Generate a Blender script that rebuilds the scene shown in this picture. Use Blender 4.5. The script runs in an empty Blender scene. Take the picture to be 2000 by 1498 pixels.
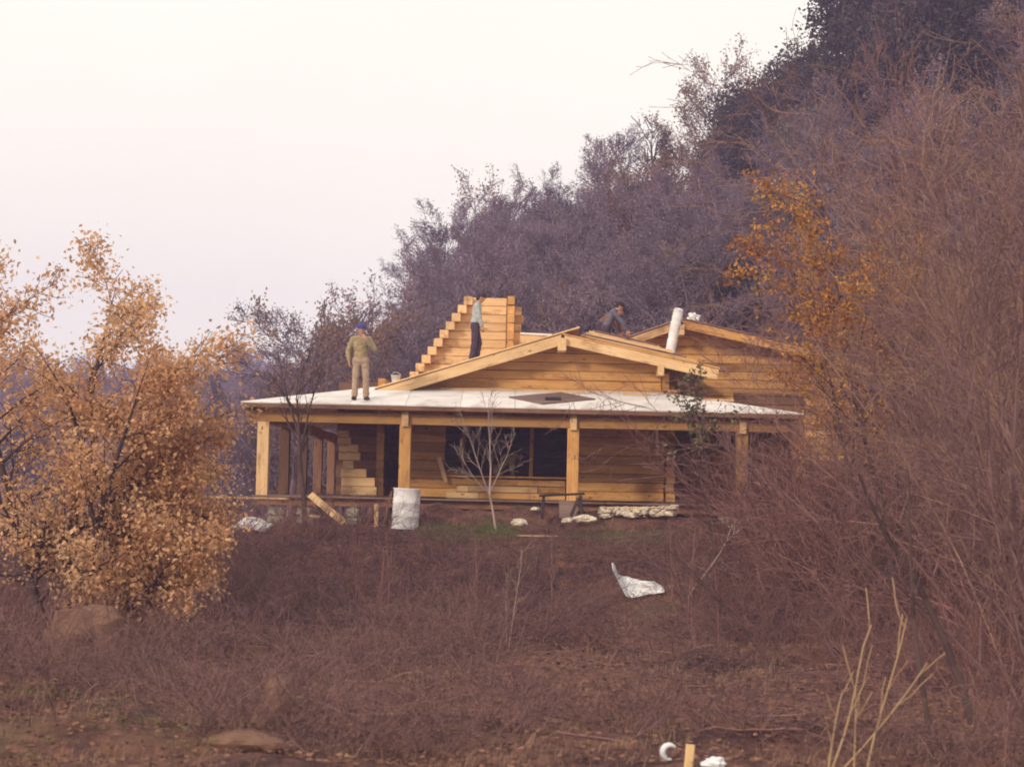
import bpy, math, random
import numpy as np
from mathutils import Vector, Matrix, noise

# ------------------------------------------------------------------ camera
F, PITCH, ROLL = 3825.0, math.atan(211 / 3825.0), math.radians(1.25)
FW = Vector((0, math.cos(PITCH), math.sin(PITCH)))
R0, U0 = Vector((1, 0, 0)), Vector((0, -math.sin(PITCH), math.cos(PITCH)))
RT = math.cos(ROLL) * R0 + math.sin(ROLL) * U0
UP = -math.sin(ROLL) * R0 + math.cos(ROLL) * U0
sc = bpy.context.scene
col = sc.collection
cam = bpy.data.cameras.new('camera')
camo = bpy.data.objects.new('camera', cam)
col.objects.link(camo)
camo.matrix_world = Matrix(((RT.x, UP.x, -FW.x, 0), (RT.y, UP.y, -FW.y, 0), (RT.z, UP.z, -FW.z, 0), (0, 0, 0, 1)))
cam.sensor_width = 36.0
cam.lens = 36.0 * F / 2000.0
cam.clip_start, cam.clip_end = 0.5, 3000
cam.dof.use_dof = True
cam.dof.focus_distance = 46.0
cam.dof.aperture_fstop = 2.8
sc.camera = camo

# ------------------------------------------------------------------ sky, sun, exposure
world = bpy.data.worlds.new('World')
sc.world = world
world.use_nodes = True
wn = world.node_tree
wn.nodes.clear()
SUN_EL, SUN_AZ = math.radians(21), math.radians(-143)   # azimuth measured from +Y towards +X
out = wn.nodes.new('ShaderNodeOutputWorld')
bg = wn.nodes.new('ShaderNodeBackground')
sky = wn.nodes.new('ShaderNodeTexSky')
sky.sky_type = 'NISHITA'
sky.sun_disc = False
sky.sun_elevation = SUN_EL
sky.sun_rotation = SUN_AZ
sky.dust_density = 4.0
mix = wn.nodes.new('ShaderNodeMix')
mix.data_type = 'RGBA'
mix.inputs[0].default_value = 0.93
mix.inputs[7].default_value = (12.6, 11.9, 10.4, 1)       # a closed white layer of cloud
wn.links.new(sky.outputs[0], mix.inputs[6])
wtc = wn.nodes.new('ShaderNodeTexCoord')
wno = wn.nodes.new('ShaderNodeTexNoise')
wno.inputs['Scale'].default_value = 5.0
wno.inputs['Detail'].default_value = 4.0
wmr = wn.nodes.new('ShaderNodeMapRange')
wmr.inputs[3].default_value = 0.94
wmr.inputs[4].default_value = 1.06
wmx = wn.nodes.new('ShaderNodeVectorMath')
wmx.operation = 'SCALE'
wn.links.new(wtc.outputs['Generated'], wno.inputs['Vector'])
wn.links.new(wno.outputs[0], wmr.inputs[0])
wn.links.new(mix.outputs[2], wmx.inputs[0])
wn.links.new(wmr.outputs[0], wmx.inputs['Scale'])
wn.links.new(wmx.outputs[0], bg.inputs[0])
bg.inputs[1].default_value = 0.1
wn.links.new(bg.outputs[0], out.inputs[0])
sun = bpy.data.lights.new('sun', 'SUN')
sun.energy = 2.4
sun.angle = math.radians(8)
sun.color = (1.0, 0.88, 0.70)
suno = bpy.data.objects.new('sun', sun)
col.objects.link(suno)
sd = Vector((math.sin(SUN_AZ) * math.cos(SUN_EL), math.cos(SUN_AZ) * math.cos(SUN_EL), math.sin(SUN_EL)))
suno.rotation_euler = sd.to_track_quat('Z', 'Y').to_euler()
suno.location = sd * 60
vs = sc.view_settings
vs.view_transform = 'Standard'
vs.look = 'None'
vs.exposure = 0.0
vs.gamma = 1.0
vs.use_curve_mapping = False
sc.render.engine = 'CYCLES'
sc.cycles.use_denoising = True
sc.cycles.max_bounces = 6
sc.cycles.diffuse_bounces = 3
sc.cycles.volume_bounces = 1
sc.cycles.adaptive_threshold = 0.02
sc.cycles.transparent_max_bounces = 4
sc.cycles.filter_width = 1.9
sc.cycles.sample_clamp_indirect = 4.0


def at(px, py, Y):
    """the point at depth Y that is seen at pixel px, py of the photograph"""
    d = FW + RT * ((px - 1000) / F) - UP * ((py - 749) / F)
    return d * (Y / d.y)


# ------------------------------------------------------------------ materials
def mat(name, rough=0.85):
    m = bpy.data.materials.new(name)
    m.use_nodes = True
    nt = m.node_tree
    b = nt.nodes['Principled BSDF']
    b.inputs['Roughness'].default_value = rough
    b.inputs['Specular IOR Level'].default_value = 0.25
    return m, nt, b


def N(nt, t, **kw):
    n = nt.nodes.new(t)
    for k, v in kw.items():
        setattr(n, k, v)
    return n


def noise_node(nt, vec, scale, detail=4, rough=0.55):
    n = N(nt, 'ShaderNodeTexNoise')
    n.inputs['Scale'].default_value = scale
    n.inputs['Detail'].default_value = detail
    n.inputs['Roughness'].default_value = rough
    nt.links.new(vec, n.inputs['Vector'])
    return n


def ramp(nt, fac, stops):
    r = N(nt, 'ShaderNodeValToRGB')
    e = r.color_ramp.elements
    while len(e) < len(stops):
        e.new(0.5)
    for k, (p, c) in enumerate(stops):
        e[k].position = p
        e[k].color = (*c, 1)
    nt.links.new(fac, r.inputs[0])
    return r


def bump(nt, b, h, strength, dist):
    n = N(nt, 'ShaderNodeBump')
    n.inputs['Strength'].default_value = strength
    n.inputs['Distance'].default_value = dist
    nt.links.new(h, n.inputs['Height'])
    nt.links.new(n.outputs[0], b.inputs['Normal'])


def wood(name, light, dark, vary=0.45, stain=0.5):
    """sawn timber: grain along local X, weathered patches, a tone of its own for each piece"""
    m, nt, b = mat(name, 0.8)
    tc = N(nt, 'ShaderNodeTexCoord')
    oi = N(nt, 'ShaderNodeObjectInfo')
    ad = N(nt, 'ShaderNodeVectorMath', operation='MULTIPLY_ADD')
    cmb = N(nt, 'ShaderNodeCombineXYZ')
    for k in range(3):
        nt.links.new(oi.outputs['Random'], cmb.inputs[k])
    ad.inputs[1].default_value = (37, 53, 71)
    nt.links.new(cmb.outputs[0], ad.inputs[0])
    nt.links.new(tc.outputs['Object'], ad.inputs[2])
    mp = N(nt, 'ShaderNodeMapping')
    mp.inputs['Scale'].default_value = (0.8, 14, 14)
    nt.links.new(ad.outputs[0], mp.inputs[0])
    g = noise_node(nt, mp.outputs[0], 1.6, 5, 0.65)
    mp2 = N(nt, 'ShaderNodeMapping')
    mp2.inputs['Scale'].default_value = (1.0, 2.4, 2.4)
    nt.links.new(ad.outputs[0], mp2.inputs[0])
    s = noise_node(nt, mp2.outputs[0], 1.3, 4, 0.6)
    add = N(nt, 'ShaderNodeMath', operation='MULTIPLY_ADD')
    add.inputs[1].default_value = stain
    nt.links.new(s.outputs[0], add.inputs[0])
    sub = N(nt, 'ShaderNodeMath', operation='MULTIPLY')
    sub.inputs[1].default_value = 1 - stain
    nt.links.new(g.outputs[0], sub.inputs[0])
    nt.links.new(sub.outputs[0], add.inputs[2])
    mid = tuple((a + c) / 2 for a, c in zip(light, dark))
    r = ramp(nt, add.outputs[0], [(0.30, dark), (0.46, mid), (0.60, light)])
    hs = N(nt, 'ShaderNodeHueSaturation')
    mr = N(nt, 'ShaderNodeMapRange')
    mr.inputs[3].default_value = 1 - vary
    mr.inputs[4].default_value = 1 + vary * 0.45
    nt.links.new(oi.outputs['Random'], mr.inputs[0])
    nt.links.new(mr.outputs[0], hs.inputs['Value'])
    nt.links.new(r.outputs[0], hs.inputs['Color'])
    nt.links.new(hs.outputs[0], b.inputs['Base Color'])
    mp3 = N(nt, 'ShaderNodeMapping')
    mp3.inputs['Scale'].default_value = (2.2, 5.0, 5.0)
    nt.links.new(ad.outputs[0], mp3.inputs[0])
    vo = N(nt, 'ShaderNodeTexVoronoi')
    vo.inputs['Scale'].default_value = 1.0
    nt.links.new(mp3.outputs[0], vo.inputs['Vector'])
    kr = ramp(nt, vo.outputs['Distance'], [(0.05, (0.35, 0.28, 0.25)), (0.15, (1, 1, 1))])
    s2 = noise_node(nt, mp2.outputs[0], 0.9, 7, 0.7)
    sr = ramp(nt, s2.outputs[0], [(0.36, (0.58, 0.50, 0.47)), (0.47, (1, 1, 1))])
    m1_ = N(nt, 'ShaderNodeMix', data_type='RGBA', blend_type='MULTIPLY')
    m2_ = N(nt, 'ShaderNodeMix', data_type='RGBA', blend_type='MULTIPLY')
    m1_.inputs[0].default_value = m2_.inputs[0].default_value = 1
    nt.links.new(hs.outputs[0], m1_.inputs[6])
    nt.links.new(kr.outputs[0], m1_.inputs[7])
    nt.links.new(m1_.outputs[2], m2_.inputs[6])
    nt.links.new(sr.outputs[0], m2_.inputs[7])
    nt.links.new(m2_.outputs[2], b.inputs['Base Color'])
    bump(nt, b, g.outputs[0], 0.5, 0.01)
    return m


def mottled(name, stops, scale=3.0, detail=6, rough=0.9, bmp=0.0, vary=0.0, coord='Object'):
    m, nt, b = mat(name, rough)
    tc = N(nt, 'ShaderNodeTexCoord')
    n = noise_node(nt, tc.outputs[coord], scale, detail, 0.65)
    r = ramp(nt, n.outputs[0], stops)
    c = r.outputs[0]
    if vary:
        oi = N(nt, 'ShaderNodeObjectInfo')
        hs = N(nt, 'ShaderNodeHueSaturation')
        mr = N(nt, 'ShaderNodeMapRange')
        mr.inputs[3].default_value = 1 - vary
        mr.inputs[4].default_value = 1 + vary
        nt.links.new(oi.outputs['Random'], mr.inputs[0])
        nt.links.new(mr.outputs[0], hs.inputs['Value'])
        nt.links.new(c, hs.inputs['Color'])
        c = hs.outputs[0]
    nt.links.new(c, b.inputs['Base Color'])
    if bmp:
        bump(nt, b, n.outputs[0], bmp, 0.02)
    return m


def leaf(name, stops, trans=0.35, scale=1.2, vary=0.12):
    """leaves: each clump its own tone, some light passing through"""
    m = mottled(name, stops, scale, 4, 0.75, 0, vary)
    nt = m.node_tree
    b = nt.nodes['Principled BSDF']
    src = b.inputs['Base Color'].links[0].from_socket
    geo = N(nt, 'ShaderNodeNewGeometry')
    hs = N(nt, 'ShaderNodeHueSaturation')
    mr = N(nt, 'ShaderNodeMapRange')
    mr.inputs[3].default_value = 0.6
    mr.inputs[4].default_value = 1.35
    nt.links.new(geo.outputs['Random Per Island'], mr.inputs[0])
    nt.links.new(mr.outputs[0], hs.inputs['Value'])
    nt.links.new(src, hs.inputs['Color'])
    nt.links.new(hs.outputs[0], b.inputs['Base Color'])
    tr = N(nt, 'ShaderNodeBsdfTranslucent')
    nt.links.new(hs.outputs[0], tr.inputs[0])
    mx = N(nt, 'ShaderNodeMixShader')
    mx.inputs[0].default_value = trans
    nt.links.new(b.outputs[0], mx.inputs[1])
    nt.links.new(tr.outputs[0], mx.inputs[2])
    nt.links.new(mx.outputs[0], nt.nodes['Material Output'].inputs[0])
    return m


def twig(name, a, b_, vary=0.15):
    """bark: tone varies from twig to twig"""
    m, nt, b = mat(name, 0.9)
    geo = N(nt, 'ShaderNodeNewGeometry')
    r = ramp(nt, geo.outputs['Random Per Island'], [(0.0, a), (1.0, b_)])
    oi = N(nt, 'ShaderNodeObjectInfo')
    hs = N(nt, 'ShaderNodeHueSaturation')
    mr = N(nt, 'ShaderNodeMapRange')
    mr.inputs[3].default_value = 1 - vary
    mr.inputs[4].default_value = 1 + vary
    nt.links.new(oi.outputs['Random'], mr.inputs[0])
    nt.links.new(mr.outputs[0], hs.inputs['Value'])
    nt.links.new(r.outputs[0], hs.inputs['Color'])
    nt.links.new(hs.outputs[0], b.inputs['Base Color'])
    return m


M = {}
M['honey'] = wood('honey_timber', (0.73, 0.40, 0.135), (0.42, 0.18, 0.06))
M['pale'] = wood('fresh_sawn_timber', (0.80, 0.54, 0.29), (0.60, 0.35, 0.155), 0.18, 0.4)
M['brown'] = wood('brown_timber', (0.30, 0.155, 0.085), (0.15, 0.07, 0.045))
M['grey_wood'] = wood('weathered_timber', (0.30, 0.20, 0.17), (0.15, 0.09, 0.08))
M['dark_wood'] = wood('dark_timber', (0.07, 0.045, 0.045), (0.03, 0.02, 0.022))
M['roof_white'] = mottled('pale_roof_sheet', [(0.3, (0.50, 0.42, 0.40)), (0.46, (0.72, 0.66, 0.64)), (0.6, (0.80, 0.76, 0.74))], 1.6, 9, 0.7, 0.25, 0.09)
M['white'] = mottled('white_paint', [(0.3, (0.60, 0.56, 0.58)), (0.5, (0.80, 0.77, 0.78)), (0.7, (0.86, 0.84, 0.85))], 2.5, 8, 0.5, 0.1)
M['plastic'] = mottled('white_plastic', [(0.3, (0.50, 0.50, 0.55)), (0.5, (0.74, 0.74, 0.78)), (0.7, (0.86, 0.84, 0.84))], 4, 6, 0.45, 0.3)
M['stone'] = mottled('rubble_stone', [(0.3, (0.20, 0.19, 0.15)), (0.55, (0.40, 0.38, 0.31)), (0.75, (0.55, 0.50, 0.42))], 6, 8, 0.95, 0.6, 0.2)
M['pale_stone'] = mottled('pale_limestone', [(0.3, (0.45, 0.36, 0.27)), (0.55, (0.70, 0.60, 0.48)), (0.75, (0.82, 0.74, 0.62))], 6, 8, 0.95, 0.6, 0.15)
M['boulder'] = mottled('brown_rock', [(0.3, (0.12, 0.06, 0.045)), (0.55, (0.21, 0.115, 0.08)), (0.75, (0.30, 0.17, 0.115))], 3, 8, 0.95, 0.8)
M['earth_dark'] = mottled('bare_earth', [(0.3, (0.05, 0.032, 0.03)), (0.7, (0.12, 0.08, 0.07))], 4, 8, 1.0, 0.8)
M['skin'] = mottled('skin', [(0.3, (0.40, 0.20, 0.14)), (0.7, (0.52, 0.28, 0.20))], 8, 3, 0.6)
M['khaki'] = mottled('khaki_cloth', [(0.3, (0.25, 0.19, 0.10)), (0.7, (0.42, 0.32, 0.19))], 9, 5, 0.95, 0.4)
M['beige'] = mottled('beige_cloth', [(0.3, (0.33, 0.22, 0.15)), (0.7, (0.47, 0.34, 0.25))], 9, 5, 0.95, 0.4)
M['pale_blue'] = mottled('pale_blue_wool', [(0.3, (0.30, 0.33, 0.33)), (0.7, (0.44, 0.47, 0.46))], 9, 5, 0.95, 0.4)
M['slate'] = mottled('slate_wool', [(0.3, (0.10, 0.085, 0.12)), (0.7, (0.17, 0.145, 0.19))], 9, 5, 0.95, 0.4)
M['tan_jacket'] = mottled('brown_cloth', [(0.3, (0.13, 0.06, 0.045)), (0.7, (0.22, 0.11, 0.075))], 9, 5, 0.95, 0.4)
M['navy'] = mottled('dark_trousers', [(0.3, (0.045, 0.03, 0.055)), (0.7, (0.085, 0.06, 0.09))], 9, 5, 0.95, 0.4)
M['blue_cap'] = mottled('blue_cloth', [(0.3, (0.05, 0.055, 0.20)), (0.7, (0.085, 0.085, 0.28))], 9, 5, 0.95)
M['dark'] = mottled('dark_leather', [(0.3, (0.03, 0.02, 0.024)), (0.7, (0.06, 0.04, 0.045))], 9, 5, 0.7)
M['hair'] = mottled('dark_hair', [(0.3, (0.02, 0.012, 0.013)), (0.7, (0.045, 0.025, 0.025))], 30, 5, 0.8)
M['oak_leaf'] = leaf('oak_leaves', [(0.3, (0.56, 0.29, 0.145)), (0.5, (0.74, 0.44, 0.235)), (0.72, (0.84, 0.58, 0.35))], 0.45, 1.0)
M['gold_leaf'] = leaf('golden_leaves', [(0.3, (0.34, 0.13, 0.035)), (0.5, (0.52, 0.23, 0.05)), (0.72, (0.60, 0.38, 0.08))], 0.35, 1.4)
M['green_leaf'] = leaf('grey_green_leaves', [(0.3, (0.06, 0.05, 0.03)), (0.5, (0.14, 0.115, 0.06)), (0.72, (0.24, 0.20, 0.11))], 0.2, 2.0)
M['evergreen'] = leaf('evergreen_leaves', [(0.3, (0.030, 0.026, 0.03)), (0.5, (0.055, 0.046, 0.045)), (0.72, (0.10, 0.08, 0.065))], 0.12, 0.5, 0.25)
M['silver'] = leaf('silver_green_leaves', [(0.3, (0.10, 0.08, 0.065)), (0.5, (0.17, 0.135, 0.11)), (0.72, (0.26, 0.20, 0.16))], 0.15, 0.5, 0.15)
M['russet'] = leaf('withered_leaves', [(0.3, (0.14, 0.075, 0.055)), (0.5, (0.22, 0.125, 0.085)), (0.72, (0.32, 0.19, 0.12))], 0.3, 0.5, 0.2)
M['bud'] = leaf('twig_buds', [(0.3, (0.14, 0.095, 0.13)), (0.5, (0.21, 0.145, 0.18)), (0.72, (0.30, 0.21, 0.23))], 0.3, 0.4, 0.25)
M['bark_hill'] = twig('grey_bark', (0.14, 0.10, 0.135), (0.28, 0.20, 0.235), 0.25)
M['bark_far'] = twig('far_bark', (0.16, 0.13, 0.14), (0.26, 0.21, 0.21), 0.25)
M['bark_red'] = twig('reddish_bark', (0.12, 0.052, 0.05), (0.33, 0.165, 0.14), 0.12)
M['bark_mauve'] = twig('mauve_bark', (0.11, 0.055, 0.06), (0.25, 0.14, 0.14), 0.12)
M['bark_tan'] = twig('tan_bark', (0.17, 0.095, 0.07), (0.36, 0.215, 0.155), 0.12)
M['bark_dark'] = twig('dark_bark', (0.05, 0.03, 0.03), (0.10, 0.06, 0.056), 0.1)
M['bark_pale'] = twig('pale_bark', (0.24, 0.17, 0.15), (0.40, 0.29, 0.25), 0.1)
M['bark_straw'] = twig('straw_bark', (0.34, 0.21, 0.12), (0.46, 0.31, 0.18), 0.1)
M['brush'] = twig('dry_brush', (0.085, 0.04, 0.043), (0.30, 0.165, 0.15), 0.0)
M['dry_grass'] = twig('dry_grass', (0.11, 0.052, 0.045), (0.30, 0.175, 0.125), 0.0)
M['green_grass'] = twig('green_grass', (0.08, 0.095, 0.03), (0.20, 0.215, 0.075), 0.0)
M['litter'] = twig('leaf_litter', (0.10, 0.045, 0.04), (0.30, 0.155, 0.10), 0.0)


def ground_mat():
    m, nt, b = mat('forest_soil', 1.0)
    tc = N(nt, 'ShaderNodeTexCoord')
    n1 = noise_node(nt, tc.outputs['Object'], 0.5, 9, 0.7)
    n2 = noise_node(nt, tc.outputs['Object'], 4.0, 8, 0.7)
    r1 = ramp(nt, n1.outputs[0], [(0.32, (0.055, 0.027, 0.030)), (0.46, (0.13, 0.058, 0.052)), (0.58, (0.20, 0.095, 0.07)), (0.70, (0.13, 0.095, 0.055))])
    r2 = ramp(nt, n2.outputs[0], [(0.3, (0.35, 0.33, 0.33)), (0.5, (0.9, 0.9, 0.9)), (0.72, (1.6, 1.45, 1.3))])
    mx = N(nt, 'ShaderNodeMix', data_type='RGBA', blend_type='MULTIPLY')
    mx.inputs[0].default_value = 1
    nt.links.new(r1.outputs[0], mx.inputs[6])
    nt.links.new(r2.outputs[0], mx.inputs[7])
    nt.links.new(mx.outputs[2], b.inputs['Base Color'])
    bump(nt, b, n2.outputs[0], 1.0, 0.12)
    return m


M['ground'] = ground_mat()

# ------------------------------------------------------------------ object helpers
WM = {}


def tag(o, label=None, cat=None, group=None, kind=None):
    for k, v in (('label', label), ('category', cat), ('group', group), ('kind', kind)):
        if v:
            o[k] = v
    return o


def link(o, mw=None, parent=None):
    col.objects.link(o)
    mw = mw or Matrix.Identity(4)
    WM[o.name] = mw
    if parent is not None:
        o.parent = parent
        o.matrix_parent_inverse = WM[parent.name].inverted()
    o.matrix_basis = mw
    return o


def empty(name, loc=(0, 0, 0), parent=None):
    o = bpy.data.objects.new(name, None)
    o.empty_display_size = 0.2
    return link(o, Matrix.Translation(loc), parent)


def mesh_of(name, verts, faces, m, smooth=False):
    me = bpy.data.meshes.new(name)
    me.from_pydata([tuple(v) for v in verts], [], faces)
    me.materials.append(m)
    if smooth:
        me.polygons.foreach_set('use_smooth', [True] * len(me.polygons))
    me.update()
    return me


def np_mesh(name, V, Fc, m, smooth=False):
    """V (n,3) floats, Fc (k,3) or (k,4) ints"""
    me = bpy.data.meshes.new(name)
    k, s = Fc.shape
    me.vertices.add(len(V))
    me.vertices.foreach_set('co', np.ascontiguousarray(V, dtype=np.float32).ravel())
    me.loops.add(k * s)
    me.loops.foreach_set('vertex_index', np.ascontiguousarray(Fc, dtype=np.int32).ravel())
    me.polygons.add(k)
    me.polygons.foreach_set('loop_start', np.arange(0, k * s, s, dtype=np.int32))
    if smooth:
        me.polygons.foreach_set('use_smooth', np.ones(k, dtype=bool))
    me.materials.append(m)
    me.update(calc_edges=True)
    me.validate()
    return me


def obj(name, me, parent=None, mw=None):
    return link(bpy.data.objects.new(name, me), mw, parent)


def box_mesh(name, L, W, H, m, b=0.008, cut0=0.0, cut1=0.0):
    """box along X, arrises chamfered; cut0/cut1 shorten the top at the two ends (raked cut)"""
    vs_, x, y, z = [], L / 2, W / 2, H / 2
    b = min(b, L * 0.3, W * 0.3, H * 0.3)
    for sx in (-1, 1):
        prof = [(-y + b, -z), (y - b, -z), (y, -z + b), (y, z - b), (y - b, z), (-y + b, z), (-y, z - b), (-y, -z + b)]
        for (yy, zz) in prof:
            t = (zz + z) / (2 * z)
            vs_.append((sx * x - (sx * (cut1 if sx > 0 else cut0)) * t, yy, zz))
    fs = [tuple(range(7, -1, -1)), tuple(range(8, 16))]
    for k in range(8):
        j = (k + 1) % 8
        fs.append((k, j, 8 + j, 8 + k))
    return mesh_of(name, vs_, fs, m)


def frame(p0, p1, up=(0, 0, 1)):
    p0, p1 = Vector(p0), Vector(p1)
    x = (p1 - p0).normalized()
    u = Vector(up)
    y = u.cross(x)
    if y.length < 1e-4:
        y = Vector((0, 1, 0)).cross(x)
    y.normalize()
    z = x.cross(y)
    c = (p0 + p1) / 2
    return Matrix(((x.x, y.x, z.x, c.x), (x.y, y.y, z.y, c.y), (x.z, y.z, z.z, c.z), (0, 0, 0, 1)))


def beam(name, p0, p1, w, h, m, parent=None, up=(0, 0, 1), b=0.008):
    L = (Vector(p1) - Vector(p0)).length
    return obj(name, box_mesh(name, L, w, h, m, b), parent, frame(p0, p1, up))


def lathe(name, prof, m, n=20, parent=None, mw=None, wob=0.0, seed=0):
    vs_, fs = [], []
    for k, (r, z) in enumerate(prof):
        for j in range(n):
            a = 2 * math.pi * j / n
            q = r * (1 + wob * noise.noise((math.cos(a) * 2 + seed, math.sin(a) * 2, z * 6)))
            vs_.append((q * math.cos(a), q * math.sin(a), z))
    for k in range(len(prof) - 1):
        for j in range(n):
            i = (j + 1) % n
            fs.append((k * n + j, k * n + i, (k + 1) * n + i, (k + 1) * n + j))
    fs.append(tuple(range(n - 1, -1, -1)))
    fs.append(tuple((len(prof) - 1) * n + j for j in range(n)))
    me = mesh_of(name, vs_, fs, m, True)
    return obj(name, me, parent, mw)


def prism(name, poly, thick, m, parent=None):
    """slab: polygon of 3-D points, thickness straight down"""
    n = len(poly)
    vs_ = [tuple(p) for p in poly] + [(p[0], p[1], p[2] - thick) for p in poly]
    fs = [tuple(range(n)), tuple(range(2 * n - 1, n - 1, -1))]
    for k in range(n):
        j = (k + 1) % n
        fs.append((k, n + k, n + j, j))
    c = Vector((0, 0, 0))
    for v in vs_:
        c += Vector(v)
    c /= len(vs_)
    me = mesh_of(name, [Vector(v) - c for v in vs_], fs, m)
    return obj(name, me, parent, Matrix.Translation(c))


def lump(name, size, m, seed, amp=0.3, freq=1.6, sub=3, flat=0.0, parent=None, loc=(0, 0, 0), rz=0.0, boxy=0.0):
    import bmesh
    bm = bmesh.new()
    bmesh.ops.create_icosphere(bm, subdivisions=sub, radius=1)
    for v in bm.verts:
        p = v.co.copy()
        p = p / (max(abs(p.x), abs(p.y), abs(p.z)) ** boxy)
        d = 1 + amp * noise.noise(p * freq + Vector((seed * 7.1, seed, 3))) + amp * 0.4 * noise.noise(p * freq * 2.7 + Vector((seed, 9, seed * 3)))
        v.co = Vector((p.x * size[0] * d, p.y * size[1] * d, max(p.z * d, -flat if flat else -9) * size[2]))
    me = bpy.data.meshes.new(name)
    bm.to_mesh(me)
    bm.free()
    me.materials.append(m)
    return obj(name, me, parent, Matrix.Translation(loc) @ Matrix.Rotation(rz, 4, 'Z'))


def sheet(name, fn, nu, nv, thick, m, parent=None, loc=(0, 0, 0)):
    """a soft sheet: fn(u,v) -> point, given a real thickness"""
    vs_ = [Vector(fn(i / nu, j / nv)) for j in range(nv + 1) for i in range(nu + 1)]
    n = len(vs_)
    vs_ += [v - Vector((0, 0, thick)) for v in vs_]
    fs, w = [], nu + 1
    for j in range(nv):
        for i in range(nu):
            a = j * w + i
            fs.append((a, a + 1, a + w + 1, a + w))
            fs.append((n + a, n + a + w, n + a + w + 1, n + a + 1))
    rim = [i for i in range(nu)] + [j * w + nu for j in range(nv)] + [nv * w + i for i in range(nu, 0, -1)] + [j * w for j in range(nv, 0, -1)]
    for k in range(len(rim)):
        a, c = rim[k], rim[(k + 1) % len(rim)]
        fs.append((a, n + a, n + c, c))
    return obj(name, mesh_of(name, vs_, fs, m, True), parent, Matrix.Translation(loc))


# ------------------------------------------------------------------ terrain
def smooth(a, b, x):
    t = np.clip((x - a) / (b - a), 0, 1)
    return t * t * (3 - 2 * t)


def height(x, y):
    x, y = np.asarray(x, float), np.asarray(y, float)
    fore = np.interp(y, [-80, 0, 16, 26, 33, 36.5, 40.6, 42.2, 43.2], [-2.4, -1.7, -2.25, -2.55, -2.55, -2.2, -1.18, -0.85, -0.80])
    yy = np.maximum(y, 1.0)
    t = np.clip(x / np.maximum(y, 25), -0.6, 0.6)
    px = 1000 + t * F
    y0 = np.interp(px, [200, 600, 1000, 1400, 1700, 2000, 2600], [110, 80, 64, 60, 47, 40, 34])
    y1 = np.interp(px, [-400, 200, 600, 830, 1000, 1340, 1700, 2000, 2600], [350, 340, 230, 140, 130, 120, 110, 100, 90])
    zc = np.interp(px, [-400, 200, 500, 600, 790, 830, 940, 1130, 1340, 1550, 1700, 2000, 2600],
                   [14, 9, 8.0, 6.0, 7.5, 9.5, 12.6, 13.8, 17.0, 18.0, 20.0, 22.5, 26])
    s = np.clip((y - y0) / (y1 - y0), 0, 1.0)
    s = s ** 1.15
    hill = (zc + 0.8) * s + np.clip((y - y1), 0, 400) * -0.02
    z = fore + hill
    left = smooth(-8.5, -15.0, x - 0.02 * (y - 42)) * smooth(36, 50, y)
    z = z - 3.0 * left
    val = smooth(-0.06, -0.15, t) * np.exp(-((y - 110) / 55.0) ** 2)
    z = z - 10 * val * smooth(52, 90, y)
    z = z + smooth(9, 22, x) * smooth(8, 30, y) * (1 - smooth(40, 60, y)) * 2.0
    fur = 0.13 * np.sin(y * 2.1 - x * 0.75 + 1.1 * np.sin(x * 0.5) + 0.6 * np.sin(x * 1.7)) * (0.5 + 0.5 * np.sin(x * 0.8 + y * 0.3)) * (1 - smooth(33, 37, y))
    bm = fur + 0.10 * np.sin(x * 1.3 + 0.7 * np.sin(y * 0.9)) * np.sin(y * 1.1 + 1.3) + 0.05 * np.sin(x * 3.1 + y * 1.7) * np.sin(y * 2.9 - x)
    flat = smooth(41.5, 43.0, y) * (1 - smooth(62, 70, y)) * smooth(-9, -7, x) * (1 - smooth(10, 12, x))
    mound = 0.50 * smooth(-2.9, -1.9, x) * (1 - smooth(1.6, 2.6, x)) * smooth(42.75, 43.6, y) * (1 - smooth(44.2, 45.2, y)) * (0.85 + 0.15 * np.sin(x * 2.7) + 0.1 * np.sin(x * 7.3))
    mound = mound + 0.30 * smooth(1.6, 2.3, x) * (1 - smooth(4.2, 5.2, x)) * smooth(42.5, 43.0, y) * (1 - smooth(44.2, 45.2, y))
    return z + bm * (1 - flat) + mound


def hz(x, y):
    return float(height(x, y))


def axis(dense0, dense1, step, lo, hi):
    a = list(np.arange(dense0, dense1 + 1e-6, step))
    s, v = step, dense1
    while v < hi:
        s *= 1.12
        v += s
        a.append(v)
    s, v = step, dense0
    while v > lo:
        s *= 1.12
        v -= s
        a.insert(0, v)
    return np.array(a)


gx, gy = axis(-13, 13, 0.3, -420, 420), axis(12, 46, 0.3, -60, 420)
GX, GY = np.meshgrid(gx, gy)
GZ = height(GX, GY)
V = np.stack([GX.ravel(), GY.ravel(), GZ.ravel()], 1)
nx, ny = len(gx), len(gy)
ii = (np.arange(ny - 1)[:, None] * nx + np.arange(nx - 1)[None, :]).ravel()
gr = obj('ground', np_mesh('ground', V, np.stack([ii, ii + 1, ii + nx + 1, ii + nx], 1), M['ground'], True))
tag(gr, kind='structure')

# ------------------------------------------------------------------ the log house
house = empty('log_house', (0.2, 50, -0.8))
tag(house, 'unfinished honey-coloured log house with white porch roof and stepped gable wall', 'house')
YE, YB, YG = 43.5, 46.4, 45.75                     # eave, wall, barge board
ZE = at(1000, 795, YE).z
ZB = at(1000, 760, YB).z
XL, XR = at(470, 785, YE).x, at(1570, 808, YE).x
D = YB - YE
ZD = at(900, 973, YE).z                            # deck top
SL = (ZB - ZE) / D
YEND = 62.0
rnd = random.Random(4)

# porch roof: sheets on three slopes
proof = empty('porch_roof', (0, YE, ZE), house)


def rz_(x, y):
    return ZE + SL * min(y - YE, x - XL, XR - x)


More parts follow.
